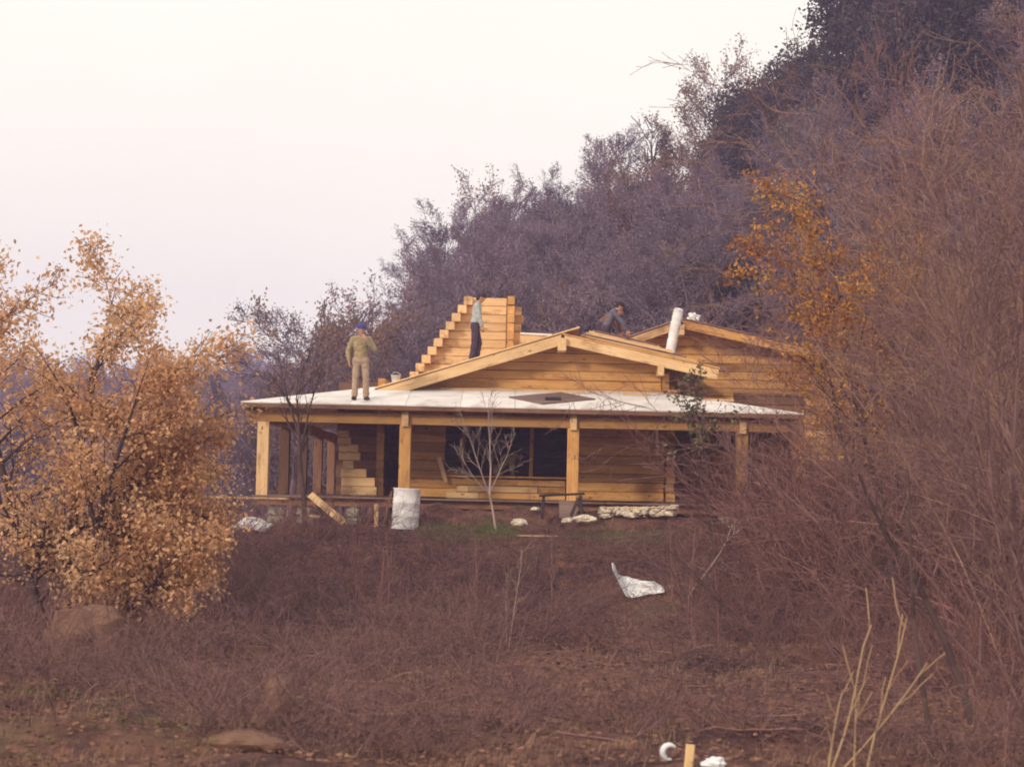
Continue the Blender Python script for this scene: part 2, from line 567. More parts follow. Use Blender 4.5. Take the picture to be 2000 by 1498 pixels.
x = XL
edges = [XL]
while x < XR - 0.3:
    x += 1.22
    edges.append(min(x, XR))
for a, c in zip(edges[:-1], edges[1:]):
    a2, c2 = a + 0.004, c - 0.004
    poly = [(a2, YE), (c2, YE)]
    top = []
    for q in sorted({c2, a2, *[k for k in (XL + D, XR - D) if a2 < k < c2]}, reverse=True):
        top.append((q, YE + max(0.002, min(D, q - XL, XR - q))))
    poly += top
    j = rnd.uniform(-0.003, 0.003)
    prism('roof_sheet', [(p[0], p[1] + (rnd.uniform(-0.012, 0.012) if k < 2 else 0), rz_(*p) + j) for k, p in enumerate(poly)], 0.028, M['roof_white'], proof)
for side in (0, 1):
    y = YE
    while y < YEND:
        y2 = min(y + 1.22, YEND)
        e = XL if side == 0 else XR
        s = 1 if side == 0 else -1
        q0, q1 = min(D, y - YE) + 0.004, min(D, y2 - YE)
        poly = [(e, y + 0.004), (e + s * q0, y + 0.004)] + ([(e + s * D, YE + D)] if y - YE < D < y2 - YE else []) + [(e + s * q1, y2 - 0.004), (e, y2 - 0.004)]
        if side == 0:
            poly = poly[::-1]
        prism('roof_sheet', [(p[0], p[1], ZE + SL * abs(p[0] - e) - 0.002) for p in poly], 0.028, M['roof_white'], proof)
        y = y2
beam('fascia', (XL + 0.01, YE + 0.02, ZE - 0.08), (XR - 0.01, YE + 0.02, ZE - 0.08), 0.03, 0.095, M['brown'], proof)
beam('fascia', (XL + 0.035, YE + 0.05, ZE - 0.08), (XL + 0.035, YEND, ZE - 0.08), 0.03, 0.095, M['brown'], proof)
beam('fascia', (XR - 0.035, YE + 0.05, ZE - 0.08), (XR - 0.035, YEND, ZE - 0.08), 0.03, 0.095, M['brown'], proof)
k = XL + 0.5
while k < XR - 0.3:
    dd = min(D, k - XL, XR - k)
    if dd > 0.3:
        beam('rafter', (k, YE + 0.08, ZE - 0.10), (k, YE + dd, ZE - 0.10 + SL * (dd - 0.08)), 0.07, 0.12, M['brown'], proof)
    k += 0.62

# posts, beams
YP = YE + 0.42
ZT = at(640, 826, YP).z                            # underside of the long beam
BH = 0.24
PW = 0.26
px_posts = [514, 791, 1119, 1449]
xs = [at(p, 890, YP).x for p in px_posts]
ys = [YP + 4.2 * k for k in range(5)]
beam('beam', (xs[0] - 0.38, YP, ZT + BH / 2), (xs[3] + 1.0, YP, ZT + BH / 2), 0.2, BH, M['honey'], house)
beam('beam', (xs[0], YP + 0.13, ZT + BH / 2 - 0.012), (xs[0], YEND - 0.5, ZT + BH / 2 - 0.012), 0.2, BH - 0.02, M['honey'], house)
for i, xx in enumerate(xs):
    zb = ZD if i < 1 else hz(xx, YP) - 0.05
    beam('post', (xx, YP, ZD - 0.02), (xx, YP, ZT - 0.003), PW, PW - 0.02, M['pale' if i == 0 else 'honey'], house, (0, 1, 0), 0.012)
    if i:
        beam('beam_end', (xx - 0.01, YP - 0.20, ZT + BH * 0.52), (xx - 0.01, YB, ZT + BH * 0.52), 0.15, BH + 0.10, M['pale'], house)
for yy in ys[1:]:
    beam('post', (xs[0], yy, ZD - 0.02), (xs[0], yy, ZT - 0.01), 0.24, 0.25, M['brown'], house, (0, 1, 0), 0.012)
beam('post', (xs[3] + 1.35, YP + 0.6, ZD - 0.02), (xs[3] + 1.35, YP + 0.6, ZT), 0.24, 0.25, M['honey'], house, (0, 1, 0))

# deck on stone piers
deck = empty('porch_deck', (0, YP, ZD), house)
yy = YE + 0.30
while yy < YB + 0.05:
    beam('deck_board', (xs[0] - 0.22, yy, ZD - 0.045), (XR - 0.5, yy, ZD - 0.045), 0.145, 0.04, M['grey_wood'], deck)
    yy += 0.152
while yy < 52:
    beam('deck_board', (xs[0] - 0.22, yy, ZD - 0.045), (-3.3, yy, ZD - 0.045), 0.145, 0.04, M['grey_wood'], deck)
    yy += 0.152
for yy in (YE + 0.45, YB - 0.3):
    beam('joist', (xs[0] - 0.1, yy, ZD - 0.155), (XR - 0.6, yy, ZD - 0.155), 0.1, 0.17, M['brown'], deck)
for (pxx, w) in ((540, 0.42), (597, 0.36), (690, 0.34), (905, 0.4), (1245, 0.4), (1420, 0.4)):
    xx = at(pxx, 990, YE + 0.5).x
    for c in range(3):
        zz = -0.86 + 0.205 * c
        if zz + 0.2 > ZD - 0.1:
            continue
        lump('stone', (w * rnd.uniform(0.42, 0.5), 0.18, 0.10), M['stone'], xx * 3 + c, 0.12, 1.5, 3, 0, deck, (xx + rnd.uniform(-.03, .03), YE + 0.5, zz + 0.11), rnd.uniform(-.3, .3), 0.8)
# low stone plinth under the wall
k = -3.0
while k < 6.2:
    w = rnd.uniform(0.3, 0.55)
    for c in range(3):
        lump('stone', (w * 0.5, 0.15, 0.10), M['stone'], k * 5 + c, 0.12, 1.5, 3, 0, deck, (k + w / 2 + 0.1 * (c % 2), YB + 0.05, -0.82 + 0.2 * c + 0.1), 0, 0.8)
    k += w


# walls of squared logs
def course(parent, name, x0, x1, yc, z0, h, m, thick=0.18, cut0=0.0, cut1=0.0):
    if x1 - x0 < 0.06:
        return None
    me = box_mesh(name, x1 - x0, thick, h - 0.006, m, 0.02, cut0, cut1)
    return obj(name, me, parent, Matrix.Translation(((x0 + x1) / 2, yc + rnd.uniform(-.012, .012), z0 + h / 2)) @ Matrix.Rotation(rnd.uniform(-.0025, .0025), 4, 'Y'))


LH = 0.215
pw = empty('porch_wall', (0, YB, ZD), house)
wx = {k: at(k, 900, YB).x for k in (657, 700, 740, 780, 800, 868, 1103, 1130, 1296, 1318, 1362, 1470)}
sill = at(980, 934, YB).z
head = at(980, 829, YB).z
nC = int((ZB - ZD) / LH) + 2
for c in range(nC):
    z0 = ZD + c * LH
    h = min(LH, ZB + 0.06 - z0)
    if h < 0.05:
        break
    jx = rnd.uniform(-0.02, 0.02)
    course(pw, 'log', wx[780] + jx, wx[868] + (0.30 if c < 3 else 0) + jx, YB + 0.09, z0, h, M['honey'])
    if z0 + LH * 0.5 > head:
        course(pw, 'log', wx[868] + 0.02, wx[1103], YB + 0.09, z0, h, M['honey'])
        course(pw, 'log', -3.1, wx[780] - 0.02, YB + 0.09, z0, h, M['honey'])
    course(pw, 'log', wx[1103] + 0.06, wx[1296] + rnd.uniform(0, .03), YB + 0.09, z0, h, M['honey'])
    if c % 2 == 0:
        course(pw, 'log', wx[1296] + 0.06, wx[1318], YB + 0.02, z0, h, M['honey'], 0.40)
    else:
        course(pw, 'log', wx[1296] + 0.05, wx[1318] - 0.02, YB + 0.05, z0, h, M['honey'], 0.34)
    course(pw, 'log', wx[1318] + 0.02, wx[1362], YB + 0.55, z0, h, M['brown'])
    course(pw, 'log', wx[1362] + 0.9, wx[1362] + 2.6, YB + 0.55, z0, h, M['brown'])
# breast wall under the opening, short planks
zz = ZD - 0.02
c = 0
while zz < sill - 0.05:
    cuts = [wx[868] + 0.06, at([935, 915, 950][c % 3], 950, YB).x, at([1035, 1050, 1010][c % 3], 950, YB).x, wx[1103] + 0.03]
    for a, b_ in zip(cuts[:-1], cuts[1:]):
        course(pw, 'plank', a + 0.006, b_ - 0.006, YB + 0.05 + rnd.uniform(-.02, .02), zz, min(0.155, sill - zz), M['pale' if rnd.random() < 0.4 else 'honey'], 0.10)
    zz += 0.16
    c += 1
course(pw, 'sill', wx[868] + 0.02, wx[1103] + 0.04, YB + 0.03, sill + 0.004, 0.05, M['honey'], 0.22)
for p, m in ((905, 'brown'), (1038, 'honey')):
    xx = at(p, 880, YB).x
    beam('stud', (xx, YB + 0.06, sill + 0.06), (xx, YB + 0.06, head + 0.05), 0.09, 0.085, M[m], pw, (0, 1, 0))
# the stair-stepped raw end of the wall beside the porch posts
ZS0 = ZD
steps = [(666, 738, 35), (667, 717, 17), (668, 692, 16), (661, 704, 31), (658, 685, 27)]
zz = ZS0
for (a, b_, hp) in steps:
    h = hp / F * YB
    xa, xb = at(a, 900, YB).x, at(b_, 900, YB).x
    for s in range(2 if hp > 25 else 1):
        hh = h / (2 if hp > 25 else 1)
        course(pw, 'log', xa + rnd.uniform(0, .04), xb - (s * 0.05), YB - 0.1, zz + s * hh, hh, M['pale'], 0.24)
    zz += h

# interior and outer shell
shell = empty('outer_shell', (0, 55, 0), house)
beam('floor', (-3.05, 53, ZD - 0.10), (9.0, 53, ZD - 0.10), 13.2, 0.1, M['grey_wood'], shell)
for c in range(0, 14):
    z0 = ZD + c * LH
    if z0 > ZB + 0.1:
        break
    beam('log', (-3.1, YB + 0.2, z0 + LH / 2), (-3.1, 60, z0 + LH / 2), 0.18, LH - 0.004, M['honey'], shell)
    beam('log', (wx[1318] - 0.1, YB + 0.3, z0 + LH / 2), (wx[1318] - 0.1, 60, z0 + LH / 2), 0.18, LH - 0.004, M['honey'], shell)
    beam('log', (-3.0, 60, z0 + LH / 2), (9.4, 60, z0 + LH / 2), 0.18, LH - 0.004, M['honey'], shell)
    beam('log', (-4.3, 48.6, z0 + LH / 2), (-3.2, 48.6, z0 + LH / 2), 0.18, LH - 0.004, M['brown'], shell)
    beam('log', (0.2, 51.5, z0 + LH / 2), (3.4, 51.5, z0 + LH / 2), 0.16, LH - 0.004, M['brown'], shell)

# gable wall and roof over it
gw = empty('gable_wall', (0, YB, ZB), house)
AP = at(1098, 649, YG)                             # apex, top of roof
TL = at(735, 757, YG)
TR = at(1405, 718, YG)
sL, sR = (AP.z - TL.z) / (AP.x - TL.x), (AP.z - TR.z) / (TR.x - AP.x)
drop = 0.17
XG0, XG1 = -3.05, at(1292, 730, YB).x


def gable_z(xv):
    return AP.z - drop - (sL * (AP.x - xv) if xv < AP.x else sR * (xv - AP.x))


z0 = ZB + 0.02
c = 0
while z0 < AP.z - drop - 0.03:
    h = min(LH, AP.z - drop - z0)
    zt = z0 + h
    xa = max(XG0, AP.x - (AP.z - drop - z0) / sL)
    xat = max(XG0, AP.x - (AP.z - drop - zt) / sL)
    xb = min(XG1, AP.x + (AP.z - drop - z0) / sR)
    xbt = min(XG1, AP.x + (AP.z - drop - zt) / sR)
    course(gw, 'log', xa, xb, YB + 0.09 + rnd.uniform(-.006, .006), z0, h, M['honey'], 0.18, xat - xa, xb - xbt)
    if zt < gable_z(XG1 + 0.2):
        course(gw, 'log_end', XG1 + 0.02, XG1 + 0.18, YB + 0.02 + 0.06 * (c % 2), z0, h, M['honey'], 0.3)
    z0 += LH
    c += 1
groof = empty('gable_roof', (AP.x, YG, AP.z), house)
nL, nR = Vector((-sL, 0, 1)).normalized(), Vector((sR, 0, 1)).normalized()
bh = 0.24
beam('barge_board', TL - nL * (bh / 2 + 0.045), AP - nL * (bh / 2 + 0.045) + Vector((0.02, 0, 0)), 0.06, bh, M['pale'], groof, (0, 0, 1))
beam('barge_board', AP - nR * (bh / 2 + 0.045), TR - nR * (bh / 2 + 0.045), 0.06, bh, M['pale'], groof, (0, 0, 1))
# roof boards running down the slope, laid from front to back
yb = YG - 0.06
i = 0
while yb < 60.5:
    w = 0.22
    ext = 0.0 if i > 2 else (0.42 - 0.07 * i)
    ul = (AP - TL).normalized()
    a = TL + Vector((-0.05, yb + w / 2 - YG, 0)) - nL * 0.02
    b_ = AP + ul * ext + Vector((0, yb + w / 2 - YG, 0)) - nL * 0.02 + Vector((0, 0, 0.012))
    beam('roof_board', a, b_, w - 0.006, 0.035, M['pale'], groof)
    a = AP + Vector((0.02, yb + w / 2 - YG, -0.012)) - nR * 0.03
    b_ = TR + Vector((0.04 + rnd.uniform(-.03, .03), yb + w / 2 - YG, 0)) - nR * 0.02
    beam('roof_board', a, b_, w - 0.006, 0.035, M['honey'], groof)
    yb += w
beam('ridge_beam', (AP.x, YG - 0.16, AP.z - 0.29), (AP.x, 60, AP.z - 0.29), 0.2, 0.30, M['pale'], groof)
xx = at(1291, 716, YG).x
beam('purlin', (xx, YG - 0.06, AP.z - drop - sR * (xx - AP.x) - 0.20), (xx, 60, AP.z - drop - sR * (xx - AP.x) - 0.20), 0.14, 0.24, M['pale'], groof)

# the stepped rear gable wall
YS = 52.0
sw = empty('stepped_wall', at(950, 700, YS), house)
ZT_ = at(950, 582, YS).z
nst = 12
LS = 0.225
xr = at(988, 650, YS).x
for c in range(nst + 3):
    z1 = ZT_ - c * LS
    pxl = 912 - c * 11.3
    xa = at(pxl, 650, YS).x
    cut = rnd.uniform(-0.01, 0.01)
    course(sw, 'log', xa + 0.12 + cut, xr, YS + 0.09, z1 - LS, LS, M['pale'], 0.2)
    # a purlin end on each step, and the raw end of the log beside it
    beam('purlin_end', (xa + 0.02, YS - 0.34, z1 - LS * 0.5), (xa + 0.02, YS + 0.5, z1 - LS * 0.5), 0.23, LS - 0.012, M['pale'], sw)
    # crossing logs at the corner
    oy = 0.0 if c % 2 else -0.05
    if c >= 0:
        beam('log_end', (xr + 0.12, YS - 0.30 + oy, z1 - LS * 0.5 + (0.03 if c == 0 else 0)), (xr + 0.12, YS + 3.0, z1 - LS * 0.5 + (0.03 if c == 0 else 0)), 0.19, LS - 0.008, M['honey'], sw)
        if c > 0:
            beam('log_end', (xr + 0.225, YS + 0.09, z1 - LS * 0.5), (xr + 0.46 - 0.05 * (c % 2), YS + 0.09, z1 - LS * 0.5), 0.2, LS - 0.008, M['pale' if c % 2 else 'honey'], sw)
# wing gable at the back
YW = 50.0
wing = empty('wing_gable', at(1400, 750, YW), house)
WA, WL, WR = at(1330, 622, YW), at(1228, 658, YW), at(1800, 728, YW)
tl, tr = (WA.z - WL.z) / (WA.x - WL.x), (WA.z - WR.z) / (WR.x - WA.x)
z0 = ZB - 0.5
XW0, XW1 = 3.3, 9.6
while z0 < WA.z - 0.2:
    h = min(LH, WA.z - 0.17 - z0)
    zt = z0 + h
    xa = max(XW0, WA.x - (WA.z - 0.17 - z0) / tl)
    xat = max(XW0, WA.x - (WA.z - 0.17 - zt) / tl)
    xb = min(XW1, WA.x + (WA.z - 0.17 - z0) / tr)
    xbt = min(XW1, WA.x + (WA.z - 0.17 - zt) / tr)
    course(wing, 'log', xa, xb, YW + 0.75, z0, h, M['honey'], 0.18, xat - xa, xb - xbt)
    z0 += LH
m1, m2 = Vector((-tl, 0, 1)).normalized(), Vector((tr, 0, 1)).normalized()
beam('barge_board', WL - m1 * 0.13, WA - m1 * 0.13, 0.06, 0.22, M['pale'], wing)
beam('barge_board', WA - m2 * 0.14, WR - m2 * 0.14, 0.06, 0.22, M['honey'], wing)
yb = YW - 0.08
while yb < 60.2:
    beam('roof_board', WL + Vector((0, yb + 0.11 - YW, 0)), WA + Vector((0, yb + 0.11 - YW, 0)), 0.214, 0.035, M['grey_wood'], wing)
    beam('roof_board', WA + Vector((0.02, yb + 0.11 - YW, -0.004)), WR + Vector((rnd.uniform(-.05, .05), yb + 0.11 - YW, 0)), 0.214, 0.035, M['grey_wood'], wing)
    yb += 0.22
beam('ridge_beam', (WA.x, YW - 0.12, WA.z - 0.30), (WA.x, 60, WA.z - 0.30), 0.17, 0.26, M['pale'], wing)
for c in range(12):
    z0 = ZD + c * LH
    if z0 < ZB - 0.5:
        course(wing, 'log', XW0, XW1, YW + 0.75, z0, LH, M['honey'])

# ------------------------------------------------------------------ things on the roofs


def roof_pt(px, y):
    xx = at(px, 780, y).x
    return Vector((xx, y, rz_(xx, y)))


a = roof_pt(1078, 44.9)
nrm = Vector((0, -SL, 1)).normalized()
pl = box_mesh('plywood_panel', 1.55, 1.25, 0.03, M['grey_wood'], 0.004)
tilt = Vector((0, 0, 1)).rotation_difference(nrm).to_matrix().to_4x4()
o = obj('plywood_panel', pl, None, Matrix.Translation(a + nrm * 0.019) @ tilt @ Matrix.Rotation(math.radians(38), 4, 'Z'))
tag(o, 'grey-brown plywood panel lying askew on the white porch roof', 'panel')
o = obj('timber_offcut', box_mesh('timber_offcut', 0.36, 0.11, 0.07, M['dark_wood'], 0.01), None, Matrix.Translation(a + Vector((0.02, -0.42, -0.42 * SL)) + nrm * 0.07) @ tilt @ Matrix.Rotation(math.radians(3), 4, 'Z'))
tag(o, 'short dark timber offcut on the edge of the plywood panel', 'offcut')
for (p, y, L, ang, lab) in ((1243, 45.8, 0.62, 1, 'short pale plank on the porch roof below the gable corner'),
                            (1395, 45.2, 0.9, -3, 'pale plank lying on the porch roof at the hip behind the leafy shrub'),
                            (1000, 46.15, 3.4, 0.3, 'long thin plank lying along the foot of the gable wall')):
    q = roof_pt(p, y)
    hipn = nrm if p < 1300 else Vector((0, -SL, 1)).normalized()
    o = obj('plank', box_mesh('plank', L, 0.14, 0.03, M['pale'], 0.004), None, Matrix.Translation(q + hipn * 0.02) @ tilt @ Matrix.Rotation(math.radians(ang), 4, 'Z'))
    tag(o, lab, 'plank')
# planks stacked on the far slope of the gable roof
g = lambda q: AP.z - sR * (q - AP.x)
for i in range(14):
    row, lay = i % 2, i // 2
    yv = 46.95 + 0.23 * row + rnd.uniform(-.03, .03)
    x0, x1 = at(1126 + 5 * lay + rnd.uniform(-5, 5), 660, yv).x, at(1385 - 17 * lay + rnd.uniform(-14, 14), 690, yv).x
    lift = 0.028 + 0.046 * lay
    o = beam('plank', (x0, yv, g(x0) + lift), (x1, yv, g(x1) + lift), 0.2, 0.042, M['pale' if i % 3 else 'grey_wood'])
    tag(o, 'roof plank in the pile on the slope before the bending workers', 'plank', 'planks piled on the gable roof')
q0, q1 = at(1016, 652, 50), at(1078, 655, 50)
for c in range(5):
    course(gw, 'log', q0.x, q1.x, 50, q0.z - 0.03 - (c + 1) * LH, LH, M['pale'])
o = beam('plank', q0, q1, 0.24, 0.05, M['roof_white'])
tag(o, 'pale plank capping the low wall between the stepped wall and the gable ridge', 'plank')
o = beam('batten', at(1365, 690, 45.9), at(1422, 727, 45.9), 0.03, 0.03, M['grey_wood'])
tag(o, 'thin grey batten jutting over the end of the barge board', 'batten')
# wrapped pole
p0, p1 = at(1308, 692, 47.2), at(1327, 598, 47.2)
L = (p1 - p0).length
prof = [(0.0, -0.15), (0.13, -0.15)]
for k in range(30):
    t = k / 29
    prof.append((0.122 + 0.005 * math.sin(k * 1.9) + 0.003 * math.sin(k * 5.1), t * L - 0.1))
prof += [(0.10, L - 0.07), (0.03, L - 0.05)]
q = (p1 - p0).to_track_quat('Z', 'Y').to_matrix().to_4x4()
po = lathe('pole', prof, M['white'], 16, None, Matrix.Translation(p0) @ q, 0.06)
tag(po, 'stout pale pole leaning on the gable roof before the wing ridge', 'pole')
o = lump('cloth_bundle', (0.15, 0.14, 0.13), M['white'], 2.3, 0.45, 2.0, 4, 0.6, None, at(1354, 622, 50.05) + Vector((0, 0.05, 0.02)))
tag(o, 'crumpled white cloth bundle on the ridge of the wing roof', 'bundle')
# bucket
bp = at(773, 741, 46.6)
bp.z = AP.z - sL * (AP.x - bp.x) if bp.x > TL.x else rz_(bp.x, 46.3)
bp.y = 46.6
bk = lathe('bucket', [(0.085, 0), (0.09, 0.01), (0.11, 0.2), (0.118, 0.2), (0.118, 0.215), (0.105, 0.215), (0.085, 0.03), (0.01, 0.03)], M['plastic'], 20, None, Matrix.Translation(bp + Vector((0, 0, 0.0))))
tag(bk, 'small white plastic bucket at the low end of the gable roof', 'bucket')
hnd = [Vector((0.115 * math.cos(t), 0.0, 0.2 + 0.09 * math.sin(t))) for t in np.linspace(0, math.pi, 9)]
hv, hf = [], []
for k, p in enumerate(hnd):
    for (dy, dz) in ((-.004, -.004), (.004, -.004), (.004, .004), (-.004, .004)):
        hv.append(p + Vector((0, dy, dz)))
for k in range(8):
    for j in range(4):
        hf.append((4 * k + j, 4 * k + (j + 1) % 4, 4 * k + 4 + (j + 1) % 4, 4 * k + 4 + j))
obj('handle', mesh_of('handle', hv, hf, M['plastic']), bk, Matrix.Translation(bp))

# ------------------------------------------------------------------ things on the ground by the porch
gp = lambda px, y: Vector((at(px, 1000, y).x, y, hz(at(px, 1000, y).x, y)))
b0 = gp(791, 42.4)
b0.z = at(791, 1034, 42.4).z
prof = [(0.0, 0), (0.285, 0), (0.30, 0.015), (0.29, 0.03)]
for zr in (0.29, 0.58):
    prof += [(0.29, zr - 0.03), (0.305, zr), (0.29, zr + 0.03)]
prof += [(0.29, 0.85), (0.302, 0.87), (0.302, 0.885), (0.285, 0.885), (0.28, 0.86), (0.0, 0.86)]
br = lathe('oil_drum', prof, M['white'], 28, None, Matrix.Translation(b0) @ Matrix.Rotation(math.radians(2.5), 4, 'Y'), 0.02)
tag(br, 'dented white oil drum standing before the porch post', 'drum')
o = beam('plank', at(606, 966, 43.1), at(672, 1021, 42.4), 0.16, 0.035, M['pale'], None, (0, -1, 0.3))
tag(o, 'pale plank leaning down from the deck edge', 'plank')
o = beam('stake', at(735, 984, 42.7), at(735, 1036, 42.7), 0.09, 0.06, M['pale'], None, (0, 1, 0))
tag(o, 'upright pale wooden stake beside the white drum', 'stake')
o = beam('brace', at(748, 1028, 42.75), at(765, 960, 42.9), 0.05, 0.05, M['brown'], None, (0, 1, 0))
tag(o, 'slanting brown batten propped between stake and drum', 'batten')
o = beam('scaffold_plank', at(366, 970, 43.45), at(563, 974, 43.45), 0.22, 0.045, M['pale'])
tag(o, 'long pale scaffold plank sticking out past the corner post', 'plank')
o = beam('plank', at(588, 1007, 42.8), at(625, 1009, 42.8), 0.2, 0.06, M['pale'])
tag(o, 'short pale plank lying under the deck by the stone pier', 'plank')
# bagged sheet at the left
s0 = at(490, 1032, 41.6)


def sackfn(u, v):
    return ((u - 0.5) * 0.78 + 0.1 * (v - .5), (v - 0.5) * 0.5, 0.12 * v + 0.13 * math.sin(math.pi * min(1, u * 1.2)) ** 0.7 * (0.4 + 0.6 * v) + 0.02 * noise.noise((u * 5, v * 4, 1)) - 0.1 * max(0, 0.15 - u))


o = sheet('cement_sack', sackfn, 22, 12, 0.06, M['white'], None, (s0.x, s0.y, s0.z))
tag(o, 'white paper sack lying on the brow of the bank below the corner post', 'sack')
o = beam('plank', at(447, 1070, 40.9), at(492, 1038, 41.4), 0.14, 0.035, M['grey_wood'], None, (0, -1, 0.5))
tag(o, 'grey plank sloping down the bank below the white sack', 'plank')
# trestle bench
tb = at(1097, 1012, 42.6)
bench = empty('workbench', tb)
tag(bench, 'dark rough workbench with leaning board standing before the porch', 'workbench')
w0, w1 = at(1053, 968, 42.6), at(1141, 964, 42.6)
beam('top', w0, w1, 0.55, 0.05, M['dark_wood'], bench)
for p in (1062, 1134):
    for dy in (-0.2, 0.2):
        q0, q1 = at(p - (3 if p < 1100 else -3), 1014, 42.6 + dy * 1.2), at(p, 968, 42.6 + dy)
        beam('leg', q0, q1, 0.07, 0.07, M['dark_wood'], bench, (0, 1, 0))
beam('brace', at(1115, 1008, 42.33), at(1130, 972, 42.33), 0.07, 0.03, M['dark_wood'], bench, (0, 1, 0))
beam('board', at(1092, 994, 42.5), at(1128, 994, 42.5), 0.03, 0.36, M['grey_wood'], bench)
# loose stones
for (p, y, yy, s, lab) in ((1014, 1021, 42.1, (0.17, 0.12, 0.09), 'pale grey stone on the grassy brow below the breast wall'),
                           (1142, 1014, 42.0, (0.26, 0.15, 0.09), 'flat pale stone at the foot of the dark workbench'),
                           (1108, 1017, 41.9, (0.12, 0.1, 0.07), 'small pinkish stone beside the flat pale stone'),
                           (1045, 994, 43.2, (0.10, 0.1, 0.05), 'small stone at the edge of the porch deck')):
    c = at(p, y, yy)
    o = lump('loose_stone', s, M['pale_stone'], p * 0.13, 0.35, 1.6, 3, 0.6, None, c)
    tag(o, lab, 'stone')
rb = empty('stone_footing', at(1240, 1005, 43.0))
tag(rb, 'low footing of broken pale limestone along the porch', 'footing')
for i in range(90):
    p = rnd.uniform(1175, 1316)
    c = at(p, 1000 + rnd.uniform(-7, 9) - (p - 1172) * 0.02, 43.0 + rnd.uniform(-0.12, 0.12))
    s = rnd.uniform(0.035, 0.085)
    lump('stone', (s * 1.5, s, s * 0.75), M['pale_stone'], i * 1.7, 0.3, 1.7, 2, 0, rb, c, rnd.uniform(0, 3), 0.6)
o = beam('footing_board', at(1170, 991, 43.05), at(1318, 991, 43.05), 0.14, 0.03, M['pale'])
tag(o, 'pale board lying on the broken limestone footing', 'board')
o = beam('batten', at(1010, 1046, 41.2), at(1090, 1047, 41.2), 0.08, 0.03, M['pale'])
tag(o, 'thin pale batten half buried in the brow of the bank', 'batten')
# plastic sheet snagged in the brush
ps = at(1205, 1166, 37.2)


def tarpfn(u, v):
    xx = (u - 0.1) * 1.0
    top = np.interp(u, [0, 0.06, 0.12, 0.25, 0.6, 0.8, 1.0], [0.64, 0.62, 0.44, 0.38, 0.32, 0.31, 0.20])
    bot = np.interp(u, [0, 0.06, 0.25, 0.4, 0.7, 1.0], [0.56, 0.42, 0.05, 0.0, 0.07, 0.13])
    zz = bot + (top - bot) * v
    return (xx, 0.18 * math.sin(u * 7) * (v - 0.3) + 0.25 * v + 0.06 * noise.noise((u * 6, v * 5, 4)), zz + 0.02 * noise.noise((u * 8, v * 6, 2)))


o = sheet('plastic_sheet', tarpfn, 30, 14, 0.012, M['plastic'], None, ps)
tag(o, 'torn white plastic sheet snagged in the brush on the bank', 'plastic sheet')
# boulders and foreground scraps
bl = at(165, 1290, 27.5)
o = lump('boulder', (0.50, 0.42, 0.50), M['boulder'], 5.2, 0.3, 1.2, 3, 0.8, None, (bl.x, bl.y, hz(bl.x, bl.y) + 0.34), 0.4, 0.5)
tag(o, 'big brown angular boulder in the brush below the orange oak', 'boulder')
bl = at(530, 1450, 19)
o = lump('rock', (0.16, 0.16, 0.28), M['boulder'], 8.2, 0.45, 1.2, 3, 0.7, None, (bl.x, bl.y, hz(bl.x, bl.y) + 0.16), 0.9)
tag(o, 'upright pale brown rock among the low weeds', 'rock')
bl = at(480, 1497, 17.5)
o = lump('rock', (0.42, 0.3, 0.12), M['boulder'], 3.2, 0.35, 1.2, 3, 0.7, None, (bl.x, bl.y, hz(bl.x, bl.y) + 0.03), 0.2)
tag(o, 'flat brown rock half sunk in the soil', 'rock')


def fg(px, py):
    """where the ray through a pixel meets the ground"""
    lo = 8.0
    for k in range(400):
        y = 8 + k * 0.1
        p = at(px, py, y)
        if p.z < hz(p.x, p.y):
            return p
    return at(px, py, 40)


c = fg(1308, 1485)
crv = [Vector((0.06 * math.cos(t), 0.0, 0.07 + 0.06 * math.sin(t))) for t in np.linspace(0.6, 5.0, 12)]
cv, cf = [], []
for k, p in enumerate(crv):
    r = 0.028 * math.sin(math.pi * (k + 1.2) / 13.4)
    rad = (p - Vector((0, 0, 0.07))).normalized()
    for j in range(6):
        a_ = j * math.pi / 3
        cv.append(p + rad * (r * math.cos(a_)) + Vector((0, r * 1.6 * math.sin(a_), 0)))
for k in range(11):
    for j in range(6):
        cf.append((6 * k + j, 6 * k + (j + 1) % 6, 6 * k + 6 + (j + 1) % 6, 6 * k + 6 + j))
cf += [tuple(range(5, -1, -1)), tuple(66 + j for j in range(6))]
o = obj('plastic_scrap', mesh_of('plastic_scrap', cv, cf, M['plastic'], True), None, Matrix.Translation(c))
tag(o, 'small curled white plastic scrap beside the sawn stub', 'scrap')
c = fg(1345, 1500)
o = beam('sawn_stub', c - Vector((0.01, 0, 0.1)), c + Vector((0.012, 0, 0.19)), 0.07, 0.05, M['pale'], None, (0, 1, 0))
tag(o, 'sawn pale wooden stub sticking up from the soil', 'stub')
c = fg(1395, 1500)
o = lump('paper_scrap', (0.09, 0.06, 0.05), M['plastic'], 4.4, 0.5, 2, 3, 0.5, None, c + Vector((0, 0, 0.04)))
tag(o, 'crumpled white paper scrap at the foot of a dead twig', 'scrap')


